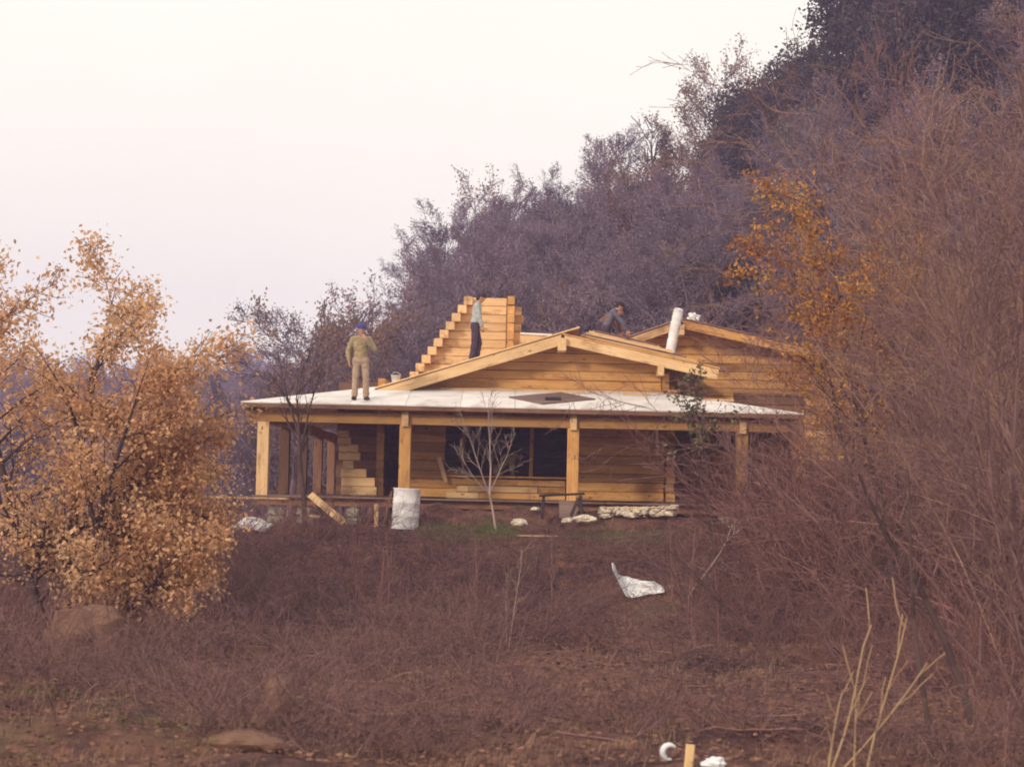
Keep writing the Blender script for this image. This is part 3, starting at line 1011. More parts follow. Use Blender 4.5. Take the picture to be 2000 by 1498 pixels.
# ------------------------------------------------------------------ people
def capsule(V_, F_, p0, p1, r0, r1, sx=1.0, sy=1.0, side=(1, 0, 0)):
    """a closed tapered limb; sx, sy flatten its section"""
    p0, p1 = Vector(p0), Vector(p1)
    ax = p1 - p0
    L = max(ax.length, 1e-4)
    z = ax.normalized() if ax.length > 1e-5 else Vector((0, 0, 1))
    s = Vector(side)
    xx = (s - z * s.dot(z))
    if xx.length < 1e-3:
        xx = z.orthogonal()
    xx.normalize()
    yv = z.cross(xx)
    n, base = 12, len(V_)
    rings = []
    for k in range(1, 5):
        a_ = math.pi / 2 * (1 - k / 4)
        rings.append((-r0 * math.sin(a_), r0 * math.cos(a_)))
    for k in range(0, 4):
        a_ = math.pi / 2 * k / 4
        rings.append((L + r1 * math.sin(a_), r1 * math.cos(a_)))
    V_.append(p0 - z * r0)
    for (h, r) in rings:
        for j in range(n):
            a_ = 2 * math.pi * j / n
            V_.append(p0 + z * h + xx * (r * sx * math.cos(a_)) + yv * (r * sy * math.sin(a_)))
    V_.append(p1 + z * r1)
    for j in range(n):
        F_.append((base, base + 1 + (j + 1) % n, base + 1 + j))
        last = base + 1 + (len(rings) - 1) * n
        F_.append((last + j, last + (j + 1) % n, len(V_) - 1))
    for k in range(len(rings) - 1):
        for j in range(n):
            a_, c_ = base + 1 + k * n + j, base + 1 + k * n + (j + 1) % n
            F_.append((a_, c_, c_ + n, a_ + n))


def fuse(name, caps, m, voxel=0.013, sm=4):
    V_, F_ = [], []
    for c_ in caps:
        capsule(V_, F_, *c_)
    me = mesh_of(name + '_raw', V_, F_, m)
    t = bpy.data.objects.new(name + '_raw', me)
    col.objects.link(t)
    r = t.modifiers.new('r', 'REMESH')
    r.mode = 'VOXEL'
    r.voxel_size = voxel
    if sm:
        s = t.modifiers.new('s', 'SMOOTH')
        s.iterations = sm
        s.factor = 0.5
    dg = bpy.context.evaluated_depsgraph_get()
    out_ = bpy.data.meshes.new_from_object(t.evaluated_get(dg))
    bpy.data.objects.remove(t)
    bpy.data.meshes.remove(me)
    out_.name = name
    if name in ('jacket', 'trousers'):
        nrm_ = [v_.normal.copy() for v_ in out_.vertices]
        new_ = []
        for v_, n_ in zip(out_.vertices, nrm_):
            c0 = v_.co
            d_ = 0.011 * noise.noise((c0.x * 9, c0.y * 9, c0.z * 15)) + 0.006 * noise.noise((c0.x * 22, c0.y * 22, c0.z * 34))
            new_.extend(c0 + n_ * d_)
        out_.vertices.foreach_set('co', new_)
        out_.update()
    out_.materials.clear()
    out_.materials.append(m)
    out_.polygons.foreach_set('use_smooth', [True] * len(out_.polygons))
    return out_


def grow_r(c_, f, d=0.0):
    c_ = list(c_)
    c_[2] = c_[2] * f + d
    c_[3] = c_[3] * f + d
    return tuple(c_)


def hand(wrist, d, palm_n, curl=0.5, thumb=1):
    """palm, four fingers of different length and a thumb leaving the side of the palm"""
    w, d, n_ = Vector(wrist), Vector(d).normalized(), Vector(palm_n).normalized()
    s = d.cross(n_).normalized()
    n_ = s.cross(d).normalized()
    caps = [(w, w + d * 0.085, 0.024, 0.030, 1.35, 0.7, s)]
    for k, (off, ln) in enumerate(((0.030, 0.07), (0.011, 0.078), (-0.010, 0.073), (-0.030, 0.058))):
        b_ = w + d * 0.09 + s * off * thumb
        m_ = b_ + (d * math.cos(curl * 0.6) + n_ * math.sin(curl * 0.6)) * ln * 0.55
        e_ = m_ + (d * math.cos(curl * 1.7) + n_ * math.sin(curl * 1.7)) * ln * 0.5
        caps += [(b_, m_, 0.0098, 0.009), (m_, e_, 0.009, 0.0078)]
    t0 = w + d * 0.03 + s * 0.034 * thumb
    t1 = t0 + (d * 0.7 + s * 0.7 * thumb + n_ * 0.25).normalized() * 0.045
    t2 = t1 + (d * 0.95 + n_ * 0.4).normalized() * 0.032
    caps += [(t0, t1, 0.013, 0.0115), (t1, t2, 0.011, 0.009)]
    return caps


def head_caps(c_, fwd, up):
    """skull, jaw, nose, ears, brow; c_ is the centre of the head"""
    c_, f, u = Vector(c_), Vector(fwd).normalized(), Vector(up).normalized()
    s = f.cross(u).normalized()
    return [(c_ + u * 0.035 - f * 0.012, c_ + u * 0.03 + f * 0.01, 0.088, 0.082, 0.9, 1.0, s),
            (c_ + f * 0.02 - u * 0.01, c_ + f * 0.035 - u * 0.075, 0.072, 0.043, 1.0, 1.0, s),
            (c_ + f * 0.088 + u * 0.012, c_ + f * 0.108 - u * 0.02, 0.009, 0.014),
            (c_ + f * 0.083 + u * 0.022 - s * 0.035, c_ + f * 0.083 + u * 0.022 + s * 0.035, 0.011, 0.011),
            (c_ + f * 0.086 - u * 0.052 - s * 0.018, c_ + f * 0.086 - u * 0.052 + s * 0.018, 0.008, 0.008),
            (c_ + s * 0.08 + u * 0.015, c_ + s * 0.083 - u * 0.018, 0.016, 0.011, 0.5, 1.0, s),
            (c_ - s * 0.08 + u * 0.015, c_ - s * 0.083 - u * 0.018, 0.016, 0.011, 0.5, 1.0, s)]


def person(label, loc, pose, mats, headwear, group=None):
    """pose: joints in metres about the feet; body one mesh, clothes its children"""
    J = {k: Vector(v) for k, v in pose.items() if k not in ('fwd', 'hup', 'hands')}
    fwd, hup = pose['fwd'], pose['hup']
    sh = (J['shl'] - J['shr']).normalized()
    chest = (J['neck'] * 0.62 + J['pelvis'] * 0.38)
    waist = (J['neck'] * 0.25 + J['pelvis'] * 0.75)
    torso = [(chest, J['neck'] - (J['neck'] - chest) * 0.28, 0.125, 0.105, 1.35, 0.85, sh),
             (waist, chest, 0.115, 0.125, 1.25, 0.85, sh),
             (J['shr'] * 0.9 + J['neck'] * 0.1, J['neck'] * 0.75 + chest * 0.25, 0.062, 0.085),
             (J['shl'] * 0.9 + J['neck'] * 0.1, J['neck'] * 0.75 + chest * 0.25, 0.062, 0.085)]
    hipc = [(J['hpr'], J['hpl'], 0.105, 0.105), (J['pelvis'], waist, 0.118, 0.112, 1.25, 0.9, sh)]
    arms, legs, feet, skin = [], [], [], []
    for s in 'lr':
        arms += [(J['sh' + s], J['el' + s], 0.058, 0.046), (J['el' + s], J['wr' + s], 0.046, 0.034)]
        legs += [(J['hp' + s], J['kn' + s], 0.088, 0.062), (J['kn' + s], J['an' + s], 0.062, 0.046)]
        fd = Vector(pose.get('toe' + s, fwd))
        fd = Vector((fd.x, fd.y, 0)).normalized()
        an = J['an' + s]
        feet.append([(an - fd * 0.05 - Vector((0, 0, 0.045)), an + fd * 0.06 - Vector((0, 0, 0.035)), 0.038, 0.046),
                     (an + fd * 0.05 - Vector((0, 0, 0.042)), an + fd * 0.16 - Vector((0, 0, 0.052)), 0.045, 0.032),
                     (an, an - Vector((0, 0, 0.05)), 0.045, 0.045)])
        hd, pn, cu, th = pose['hands'][s]
        skin += hand(J['wr' + s], hd, pn, cu, th)
    skin += head_caps(J['head'], fwd if 'face' not in pose else pose['face'], hup)
    skin.append((J['neck'] - (J['head'] - J['neck']).normalized() * 0.06, J['head'] - Vector(hup) * 0.04, 0.06, 0.055))
    body = fuse('person', skin + [grow_r(c_, 0.86) for c_ in torso + hipc + arms + legs] + [grow_r(c_, 0.8) for f_ in feet for c_ in f_], M['skin'], 0.0095, 3)
    root = obj('person', body, None, Matrix.Translation(loc))
    tag(root, label, 'person', group)
    mw = Matrix.Translation(loc)
    obj('jacket', fuse('jacket', [grow_r(c_, 1.0, 0.012) for c_ in torso] + [grow_r(c_, 1.0, 0.014) for c_ in arms[0::2]] +
                       [((c_[0]), c_[0] + (c_[1] - c_[0]) * 0.9, c_[2] + 0.013, c_[3] + 0.012) for c_ in arms[1::2]] +
                       [(waist, waist * 0.55 + J['pelvis'] * 0.45, 0.128, 0.128, 1.25, 0.92, sh)], M[mats[0]], 0.014, 3), root, mw)
    obj('trousers', fuse('trousers', [grow_r(c_, 1.0, 0.010) for c_ in hipc] + [grow_r(c_, 1.0, 0.012) for c_ in legs[0::2]] +
                         [(c_[0], c_[1] - (c_[1] - c_[0]).normalized() * 0.02, c_[2] + 0.012, c_[3] + 0.026) for c_ in legs[1::2]], M[mats[1]], 0.014, 3), root, mw)
    for f_ in feet:
        obj('shoe', fuse('shoe', f_, M['dark'], 0.011, 2), root, mw)
    f, u = Vector(pose.get('face', fwd)).normalized(), Vector(hup).normalized()
    s_ = f.cross(u).normalized()
    c_ = J['head']
    hair = [(c_ + u * 0.045 - f * 0.022, c_ + u * 0.05 - f * 0.005, 0.097, 0.092, 0.92, 1.0, s_), (c_ - f * 0.045 - u * 0.03, c_ - f * 0.03 + u * 0.03, 0.068, 0.08)]
    if headwear == 'hair':
        obj('hair', fuse('hair', hair + [(c_ + u * 0.11 + f * 0.03 - s_ * 0.03, c_ + u * 0.10 + f * 0.045 + s_ * 0.03, 0.045, 0.04)], M['hair'], 0.012, 2), root, mw)
    else:
        obj('hair', fuse('hair', [grow_r(h_, 0.97) for h_ in hair], M['hair'], 0.012, 2), root, mw)
        cap = [(c_ + u * 0.075 - f * 0.01, c_ + u * 0.095 + f * 0.005, 0.098, 0.088, 1.0, 1.0, s_)]
        brim = [(c_ + u * 0.058 + f * 0.07 - s_ * 0.05, c_ + u * 0.058 + f * 0.07 + s_ * 0.05, 0.02, 0.02), (c_ + u * 0.052 + f * 0.12 - s_ * 0.025, c_ + u * 0.052 + f * 0.12 + s_ * 0.025, 0.014, 0.014),
                (c_ + u * 0.06 + f * 0.06, c_ + u * 0.05 + f * 0.12, 0.018, 0.013, 2.6, 0.8, s_)]
        obj('cap', fuse('cap', cap + brim, M[headwear], 0.011, 2), root, mw)
    return root


# the man with the blue cap, facing us, hand to his mouth
pm = roof_pt(703, 44.05)
person('man in khaki jacket and blue cap standing on the porch roof, hand to his mouth', pm, {
    'pelvis': (0, 0, 0.93), 'neck': (-0.01, -0.01, 1.42), 'head': (0.0, -0.05, 1.565),
    'shr': (-0.19, 0, 1.37), 'elr': (-0.30, 0.03, 1.10), 'wrr': (-0.265, -0.06, 0.87),
    'shl': (0.18, 0, 1.37), 'ell': (0.31, -0.08, 1.14), 'wrl': (0.10, -0.225, 1.375),
    'hpr': (-0.09, 0, 0.88), 'knr': (-0.115, -0.02, 0.49), 'anr': (-0.125, 0.02, 0.085),
    'hpl': (0.09, 0, 0.88), 'knl': (0.12, -0.02, 0.49), 'anl': (0.135, 0.02, 0.085),
    'fwd': (0.06, -1, 0), 'hup': (0, -0.06, 1), 'face': (0.08, -1, -0.05), 'toer': (-0.2, -1, 0), 'toel': (0.5, -1, 0),
    'hands': {'r': ((0.15, -0.2, -1), (1, 0.2, 0), 0.7, -1), 'l': ((-0.5, 0.25, 0.8), (-0.3, 0.9, 0), 0.9, 1)}},
    ('khaki', 'beige'), 'blue_cap')


def profile(lean, crouch=0.0, arm=(0.12, 0.35), hand_d=(0.4, 0, -1)):
    """someone turned towards +x; lean = how far the back bends forward (radians)"""
    hz_ = 0.90 - crouch
    d = Vector((math.sin(lean), 0, math.cos(lean)))
    nk = Vector((0, 0, hz_ + 0.02)) + d * 0.50
    hd = nk + Vector((math.sin(lean + 0.35), 0, math.cos(lean + 0.35))) * 0.16
    fw = Vector((math.cos(lean * 0.7 + 0.35), 0, -math.sin(lean * 0.7 + 0.35)))
    ps_ = {'pelvis': (0, 0, hz_), 'neck': nk, 'head': hd, 'fwd': (1, 0, 0), 'face': fw, 'hup': Vector((-fw.z, 0, fw.x)) * 1.0}
    ps_['hup'] = Vector((-fw.z, 0, fw.x))
    for s, sy in (('l', 0.18), ('r', -0.18)):
        shp = nk - d * 0.07 + Vector((0, sy, 0))
        ps_['sh' + s] = shp
        ps_['el' + s] = shp + Vector((arm[0], sy * 0.15, -0.27))
        ps_['wr' + s] = shp + Vector((arm[0] + arm[1] * 0.6, -sy * 0.1, -0.27 - 0.2))
        ps_['hp' + s] = (0, sy * 0.5, hz_ - 0.04)
        kb = crouch * 0.55
        st = 0.06 if s == 'l' else -0.05
        ps_['kn' + s] = (0.04 + kb + st, sy * 0.55, 0.48 - crouch * 0.18)
        ps_['an' + s] = (-0.02 + st - kb * 0.1, sy * 0.55, 0.085)
    ps_['hands'] = {'l': (hand_d, (0, -1, 0), 0.8, 1), 'r': (hand_d, (0, 1, 0), 0.8, -1)}
    return ps_


yv = 47.2
xx = at(927, 690, yv).x
person('man in pale blue jumper and dark trousers looking down beside the stepped wall', (xx, yv, AP.z - sL * (AP.x - xx) + 0.005), profile(0.10, 0.0, (0.05, 0.12), (0.2, 0, -1)), ('pale_blue', 'navy'), 'dark')
yv = 50.6
xx = at(1182, 650, yv).x
person('dark-haired worker in slate-grey jumper bending over the gable roof', (xx, yv, AP.z - sR * (xx - AP.x) + 0.0), profile(0.50, 0.12, (0.22, 0.2), (0.8, 0, -0.6)), ('slate', 'navy'), 'hair')
yv = 51.3
xx = at(1171, 650, yv).x
person('stooping worker in brown jacket half hidden behind the grey-clad one', (xx, yv, AP.z - sR * (xx - AP.x) + 0.0), profile(0.9, 0.0, (0.1, 0.2), (0.6, 0, -0.8)), ('tan_jacket', 'navy'), 'hair')
yv = 47.0
xx = at(972, 900, yv).x
person('man in pale clothes bending inside the dark window opening', (xx, yv, ZD - 0.05), profile(0.95, 0.15, (-0.02, 0.1), (0.1, 0, -1)), ('khaki', 'beige'), 'hair')
o = beam('plank', at(857, 893, 46.25), at(871, 941, 46.25), 0.10, 0.04, M['pale'], None, (0, 1, 0))
tag(o, 'short pale plank leaning in the corner of the window opening', 'plank')


# ------------------------------------------------------------------ plants
def rot_about(v, k, a):
    return v * math.cos(a) + k.cross(v) * math.sin(a) + k * k.dot(v) * (1 - math.cos(a))


def grow(seed, stems, levels):
    """branching: list of (p0, p1, r0, r1, level); levels: children, angle, length ratio, start, segments, wander, lift"""
    rg = random.Random(seed)
    segs = []

    def branch(p, d, L, r, lv, rend):
        n_, ang, ratio, start, ns, wan, lift = levels[lv]
        pts, q, dd = [p], p, d
        for k in range(ns):
            dd = (dd + Vector((rg.gauss(0, wan), rg.gauss(0, wan), rg.gauss(0, wan) + lift))).normalized()
            q2 = q + dd * (L / ns)
            ra, rb_ = r + (rend - r) * k / ns, r + (rend - r) * (k + 1) / ns
            segs.append((q, q2, ra, rb_, lv))
            pts.append(q2)
            q = q2
        if lv + 1 < len(levels):
            m_ = levels[lv][0]
            for k in range(m_):
                f_ = start + (1 - start) * (k + rg.random()) / m_
                i_ = min(ns - 1, int(f_ * ns))
                t = f_ * ns - i_
                bp_ = pts[i_].lerp(pts[i_ + 1], t)
                ax = (pts[i_ + 1] - pts[i_]).normalized()
                per = ax.orthogonal().normalized()
                per = rot_about(per, ax, rg.uniform(0, 2 * math.pi))
                a_ = ang * rg.uniform(0.65, 1.3)
                nd = (ax * math.cos(a_) + per * math.sin(a_)).normalized()
                rr = r + (rend - r) * f_
                branch(bp_, nd, L * ratio * rg.uniform(0.6, 1.2) * (1.15 - 0.55 * f_), max(rr * 0.6, rend), lv + 1, rend)

    for (p, d, L, r, rend) in stems:
        branch(Vector(p), Vector(d).normalized(), L, r, 0, rend)
    return segs


def tubes(segs, n=3):
    if not segs:
        return np.zeros((0, 3)), np.zeros((0, 4), int)
    P0 = np.array([s[0] for s in segs], float)
    P1 = np.array([s[1] for s in segs], float)
    A0 = np.array([s[2] for s in segs], float)
    A1 = np.array([s[3] for s in segs], float)
    Dv = P1 - P0
    Dv /= np.maximum(np.linalg.norm(Dv, axis=1, keepdims=True), 1e-9)
    ref = np.where(np.abs(Dv[:, 2:3]) > 0.9, np.array([[1.0, 0, 0]]), np.array([[0, 0, 1.0]]))
    X = np.cross(Dv, ref)
    X /= np.linalg.norm(X, axis=1, keepdims=True)
    Yv = np.cross(Dv, X)
    k = len(segs)
    V_ = np.zeros((k, 2 * n, 3))
    for j in range(n):
        a_ = 2 * math.pi * j / n
        o_ = X * math.cos(a_) + Yv * math.sin(a_)
        V_[:, j] = P0 + o_ * A0[:, None]
        V_[:, n + j] = P1 + o_ * A1[:, None] + Dv * (A1[:, None] * 0.3)
    base = (np.arange(k) * 2 * n)[:, None]
    fs = []
    for j in range(n):
        i_ = (j + 1) % n
        fs.append(base + np.array([[j, i_, n + i_, n + j]]))
    return V_.reshape(-1, 3), np.stack(fs, 1).reshape(-1, 4)


def leaves(pts, size, seed, up=0.2, jit=0.0):
    """one folded rhombic leaf (two quads share the midrib) at every point"""
    rg = np.random.default_rng(seed)
    P = np.asarray(pts, float)
    n = len(P)
    P = P + rg.normal(0, 1, (n, 3)) * jit
    a_ = rg.normal(0, 1, (n, 3))
    a_[:, 2] -= up
    a_ /= np.linalg.norm(a_, axis=1, keepdims=True)
    b_ = rg.normal(0, 1, (n, 3))
    b_ -= a_ * np.sum(a_ * b_, 1, keepdims=True)
    b_ /= np.linalg.norm(b_, axis=1, keepdims=True)
    c_ = np.cross(a_, b_)
    s = size * rg.uniform(0.6, 1.3, (n, 1))
    V_ = np.stack([P, P + a_ * s * 0.55 + b_ * s * 0.33 + c_ * s * 0.12, P + a_ * s * 1.1, P + a_ * s * 0.5 - b_ * s * 0.33 + c_ * s * 0.12], 1)
    base = (np.arange(n) * 4)[:, None]
    return V_.reshape(-1, 3), np.concatenate([base + np.array([[0, 1, 2]]), base + np.array([[0, 2, 3]])], 0)


def split_tree(name, segs, bark, wood_lv=1, n=6):
    big = [s for s in segs if s[4] <= wood_lv - 1]
    small = [s for s in segs if s[4] > wood_lv - 1]
    a_ = np_mesh('trunk', *tubes(big, n), bark, True)
    b_ = np_mesh('crown', *tubes(small, 3), bark)
    return a_, b_


def place_tree(name, meshes, loc, label, cat='tree', group=None, rz=0.0, s=1.0, sz=None):
    mw = Matrix.Translation(loc) @ Matrix.Rotation(rz, 4, 'Z') @ Matrix.Diagonal((s, s, sz or s, 1))
    root = bpy.data.objects.new(name, None)
    link(root, mw)
    tag(root, label, cat, group)
    for (pn, me) in meshes:
        o_ = bpy.data.objects.new(pn, me)
        col.objects.link(o_)
        o_.parent = root
    return root


# --- the woods on the hill: variants
BARE = []
for v in range(6):
    rg = random.Random(100 + v)
    ns = 1 + v % 3
    st = []
    for k in range(ns):
        a_ = rg.uniform(0, 6.28)
        st.append(((0.12 * math.cos(a_), 0.12 * math.sin(a_), -0.3), (0.22 * math.cos(a_) * (ns > 1), 0.22 * math.sin(a_) * (ns > 1), 1), rg.uniform(5.6, 6.8), 0.11, 0.012))
    sg = grow(200 + v, st, [(17 if ns == 1 else 10, 0.85, 0.50, 0.20, 8, 0.06, 0.02), (9, 0.7, 0.50, 0.15, 4, 0.12, 0.08), (7, 0.6, 0.55, 0.1, 3, 0.16, 0.08), (0, 0.5, 0.5, 0.1, 2, 0.2, 0.05)])
    tr, cr = split_tree('bare', sg, M['bark_hill'])
    rb2 = random.Random(v)
    tips = [s_[1] + Vector((rb2.gauss(0, .10), rb2.gauss(0, .10), rb2.gauss(0, .10))) for s_ in sg if s_[4] >= 2 for _ in range(2)]
    BARE.append([('trunk', tr), ('crown', cr), ('buds', np_mesh('buds', *leaves(tips, 0.085, v + 50), M['bud']))])
# bare trees still holding some withered leaves
RUSS = []
for v in range(3):
    sg = grow(300 + v, [((0, 0, -0.3), (0.05, 0, 1), 6.5, 0.13, 0.012)], [(16, 0.8, 0.50, 0.22, 8, 0.06, 0.02), (8, 0.65, 0.5, 0.2, 4, 0.12, 0.06), (6, 0.6, 0.5, 0.1, 3, 0.18, 0.04)])
    tr, cr = split_tree('rust', sg, M['bark_hill'])
    tips = [s[1] for s in sg if s[4] == 2]
    rg = random.Random(v)
    tips = [p + Vector((rg.gauss(0, .12), rg.gauss(0, .12), rg.gauss(0, .12))) for p in tips for _ in range(4 + 2 * v)]
    lm = np_mesh('leaf', *leaves(tips, 0.115, v), M['russet'])
    RUSS.append([('trunk', tr), ('crown', cr), ('foliage', lm)])


def dense(seed, lobes, n, size, mt, bark, trunk_h):
    """dense crown of small leaves over the shells and insides of many lobes"""
    rg = np.random.default_rng(seed)
    pts = []
    tot = sum(l[3] ** 2 for l in lobes)
    for (cx, cy, cz, r) in lobes:
        k = int(n * r * r / tot)
        d = rg.normal(0, 1, (k, 3))
        d /= np.linalg.norm(d, axis=1, keepdims=True)
        rr = r * (0.62 + 0.38 * rg.random((k, 1)) ** 0.5)
        q = d * 2.3 + seed
        lumpy = 1 + 0.22 * np.sin(q[:, :1] * 2.1 + cx) * np.sin(q[:, 1:2] * 2.6 + cy) + 0.16 * np.sin(q[:, 2:3] * 4.4 + q[:, :1] * 3) + 0.1 * np.sin(q[:, 1:2] * 8 + q[:, 2:3] * 7)
        pts.append(np.array([[cx, cy, cz]]) + d * rr * lumpy * np.array([[1, 1, 0.9]]))
    P = np.concatenate(pts)
    fol = np_mesh('foliage', *leaves(P, size, seed + 1, -0.2), mt)
    st = [((0, 0, -0.3), (0.03, 0.02, 1), trunk_h, 0.16, 0.03)]
    sg = grow(seed + 7, st, [(9, 0.8, 0.5, 0.3, 7, 0.05, 0.02), (5, 0.7, 0.5, 0.2, 4, 0.12, 0.05), (0, 0.7, 0.5, 0.2, 3, 0.12, 0.05)])
    tr, cr = split_tree('ev', sg, bark)
    return [('trunk', tr), ('crown', cr), ('foliage', fol)]


def lobes_round(seed, H, W, k=13):
    rg = random.Random(seed)
    ls = [(0, 0, H * 0.62, W * 0.40)]
    for i in range(k):
        a_, e_ = rg.uniform(0, 6.28), rg.uniform(-0.5, 1.0)
        ls.append((W * 0.36 * math.cos(a_) * math.cos(e_), W * 0.36 * math.sin(a_) * math.cos(e_), H * 0.62 + H * 0.28 * math.sin(e_), W * rg.uniform(0.14, 0.24)))
    return ls


def lobes_cone(seed, H, W):
    rg = random.Random(seed)
    ls = []
    for i in range(16):
        t = i / 15
        a_ = rg.uniform(0, 6.28)
        r_ = W * 0.5 * (1 - t) + 0.12
        ls.append((r_ * 0.5 * math.cos(a_), r_ * 0.5 * math.sin(a_), H * (0.12 + 0.86 * t), r_ * 0.65 + 0.1))
    return ls


EVER = [dense(400 + v, lobes_round(v, 6.0, 5.0), 15000, 0.14, M['evergreen'], M['bark_dark'], 5.2) for v in range(3)]
EVBIG = [dense(430 + v, lobes_round(40 + v, 6.0, 5.4, 26), 40000, 0.11, M['evergreen'], M['bark_dark'], 3.9) for v in range(3)]
CONE = [dense(450 + v, lobes_cone(v, 7.0, 3.0), 6000, 0.20, M['evergreen'], M['bark_dark'], 6.6) for v in range(2)]
SILV = [dense(470 + v, lobes_round(20 + v, 6.0, 5.0, 20), 18000, 0.10, M['silver'], M['bark_hill'], 5.2) for v in range(2)]

rg = random.Random(77)
spots = []


def free(x_, y_, d_):
    return all((x_ - a_) ** 2 + (y_ - b_) ** 2 > d_ * d_ for a_, b_ in spots)


def top_at(px, py, y):
    """ground spot at depth y below a pixel, and the tree height that reaches it"""
    p = at(px, py, y)
    g_ = hz(p.x, p.y)
    return Vector((p.x, p.y, g_)), p.z - g_


# trees singled out on the skyline
for (kind, v, px, py, y, h0, lab) in (
        ('ever', 0, 1565, 100, 104, 5.9, 'dark round evergreen tree on the skyline of the hill'),
        ('silv', 0, 1650, 175, 92, 6.0, 'silvery grey-green tree below the dark round evergreen'),
        ('ever', 1, 1770, -90, 90, 5.9, 'tall dark evergreen crowning the top of the hill'),
        ('russ', 1, 1680, 60, 99, 6.6, 'thin withered tree leaning out beside the crowning evergreen'),
        ('ever', 2, 1500, 165, 100, 5.9, 'second dark evergreen merging into the round one on the skyline'),
        ('ever', 0, 1880, -60, 84, 5.9, 'dark evergreen standing close beside the one crowning the hill'),
        ('russ', 2, 1400, 150, 116, 6.6, 'withered brown tree beside the dark evergreen on the skyline'),
        ('bare', 2, 1195, 285, 124, 6.6, 'tall bare tree sticking out of the skyline halfway up the hill'),
        ('russ', 0, 935, 368, 128, 6.6, 'open brown-leaved tree on the lower skyline of the hill'),
        ('bare', 0, 872, 425, 134, 6.6, 'wide bare tree leaning over the steep end of the hill'),
        ('bare', 4, 832, 505, 136, 6.6, 'lowest bare tree on the steep end of the hill'),
        ('russ', 1, 690, 595, 150, 6.6, 'pale withered tree rising behind the man in the blue cap'),
        ('cone', 0, 622, 640, 140, 7.0, 'dark pointed conifer at the foot of the hill behind the porch roof'),
        ('cone', 1, 655, 635, 138, 7.0, 'second dark pointed conifer next to the withered tree at the foot of the hill'),
        ('cone', 1, 425, 735, 170, 7.0, 'blue-hazed pointed conifer standing alone in the valley'),
        ('cone', 0, 1300, 258, 116, 7.0, 'narrow dark conifer among bare trees near the skyline')):
    loc, H = top_at(px, py, y)
    lib = {'ever': EVBIG, 'silv': SILV, 'russ': RUSS, 'bare': BARE, 'cone': CONE}[kind]
    s = H / h0
    spots.append((loc.x, loc.y))
    place_tree({'ever': 'evergreen_tree', 'silv': 'grey_leaved_tree', 'russ': 'withered_tree', 'bare': 'bare_tree', 'cone': 'conifer'}[kind], lib[v], loc, lab, 'tree', None, rg.uniform(0, 6.28),
               min(s, 1.9) if kind != 'ever' else s * 0.95, s)
n_h = 0
for tries in range(9000):
    px = rg.uniform(560, 2080)
    y = rg.uniform(62, 138) if px < 1500 else rg.uniform(48, 128)
    x_ = (px - 1000) / F * y
    if y < 66 and x_ < 12:
        continue
    y1 = float(np.interp(px, [600, 830, 1000, 1340, 1700, 2000], [190, 140, 130, 120, 110, 100]))
    if y > y1 + 3 or not free(x_, y, 2.3 + y * 0.006):
        continue
    spots.append((x_, y))
    near_top = y > y1 - 14
    q = rg.random()
    hs = rg.uniform(0.8, 1.15) * (0.92 if near_top else 1.0)
    loc = (x_, y, hz(x_, y))
    cl = noise.noise((x_ * 0.06, y * 0.06, 5.0))
    if q < 0.16 + 0.6 * max(0, cl):
        k = rg.randrange(3)
        place_tree('evergreen_tree', EVER[k], loc, 'small dark evergreen tree among the bare woods of the hillside', 'tree', 'evergreens in the hillside wood', rg.uniform(0, 6.28), hs * 0.85, hs * 0.95)
    elif q < 0.62 and near_top or q < 0.36:
        place_tree('withered_tree', RUSS[rg.randrange(3)], loc, 'slender tree with withered brown leaves in the hillside wood', 'tree', 'withered trees in the hillside wood', rg.uniform(0, 6.28), hs, hs)
    else:
        place_tree('bare_tree', BARE[rg.randrange(6)], loc, 'leafless purplish-grey tree in the hillside wood behind the house', 'tree', 'bare trees in the hillside wood', rg.uniform(0, 6.28), hs * 1.1, hs)
    n_h += 1
    if n_h > 270:
        break
# the hazy valley wood beyond the porch
n_v = 0
for tries in range(4000):
    px = rg.uniform(-60, 700)
    y = 175 + 195 * rg.random() ** 1.1
    x_ = (px - 1000) / F * y
    if px > 620 and y < 200:
        continue
    if not free(x_, y, 4.5):
        continue
    spots.append((x_, y))
    loc = (x_, y, hz(x_, y))
    hs = rg.uniform(1.0, 1.4) * (1 + 0.25 * (y > 230))
    q = rg.random()
    if q < 0.35:
        place_tree('valley_evergreen', EVER[rg.randrange(3)], loc, 'hazy blue evergreen tree in the valley beyond the porch', 'tree', 'evergreens in the valley', rg.uniform(0, 6.28), hs, hs * 1.1)
    else:
        place_tree('valley_tree', (RUSS if q > 0.75 else BARE)[rg.randrange(3)], loc, 'hazy leafless tree in the valley beyond the porch', 'tree', 'bare trees in the valley', rg.uniform(0, 6.28), hs * 1.15, hs * 1.1)
    n_v += 1
    if n_v > 210:
        break

# --- the orange oak on the left
ol = at(135, 1250, 31.5)
ol.z = hz(ol.x, ol.y)
stems = [((0, 0, -0.2), (-0.10, 0, 1), 6.1, 0.13, 0.006), ((0.25, 0.1, -0.2), (0.24, 0.05, 1), 5.1, 0.11, 0.006), ((-0.3, 0.2, -0.2), (-0.30, 0.1, 1), 6.0, 0.11, 0.006), ((0.1, -0.3, -0.2), (0.10, -0.25, 0.9), 5.0, 0.09, 0.006),
         ((0.4, 0.2, -0.2), (0.46, 0.2, 0.7), 3.9, 0.09, 0.006), ((0.3, -0.3, -0.1), (0.75, -0.3, 0.45), 3.0, 0.06, 0.006),
         ((0.35, -0.1, -0.2), (0.62, -0.1, 0.6), 3.5, 0.08, 0.006)]
og = grow(31, stems, [(19, 0.95, 0.36, 0.10, 10, 0.06, 0.03), (9, 0.75, 0.48, 0.15, 4, 0.14, 0.0), (5, 0.7, 0.5, 0.1, 3, 0.2, -0.02)])
rg = random.Random(5)
lp = []
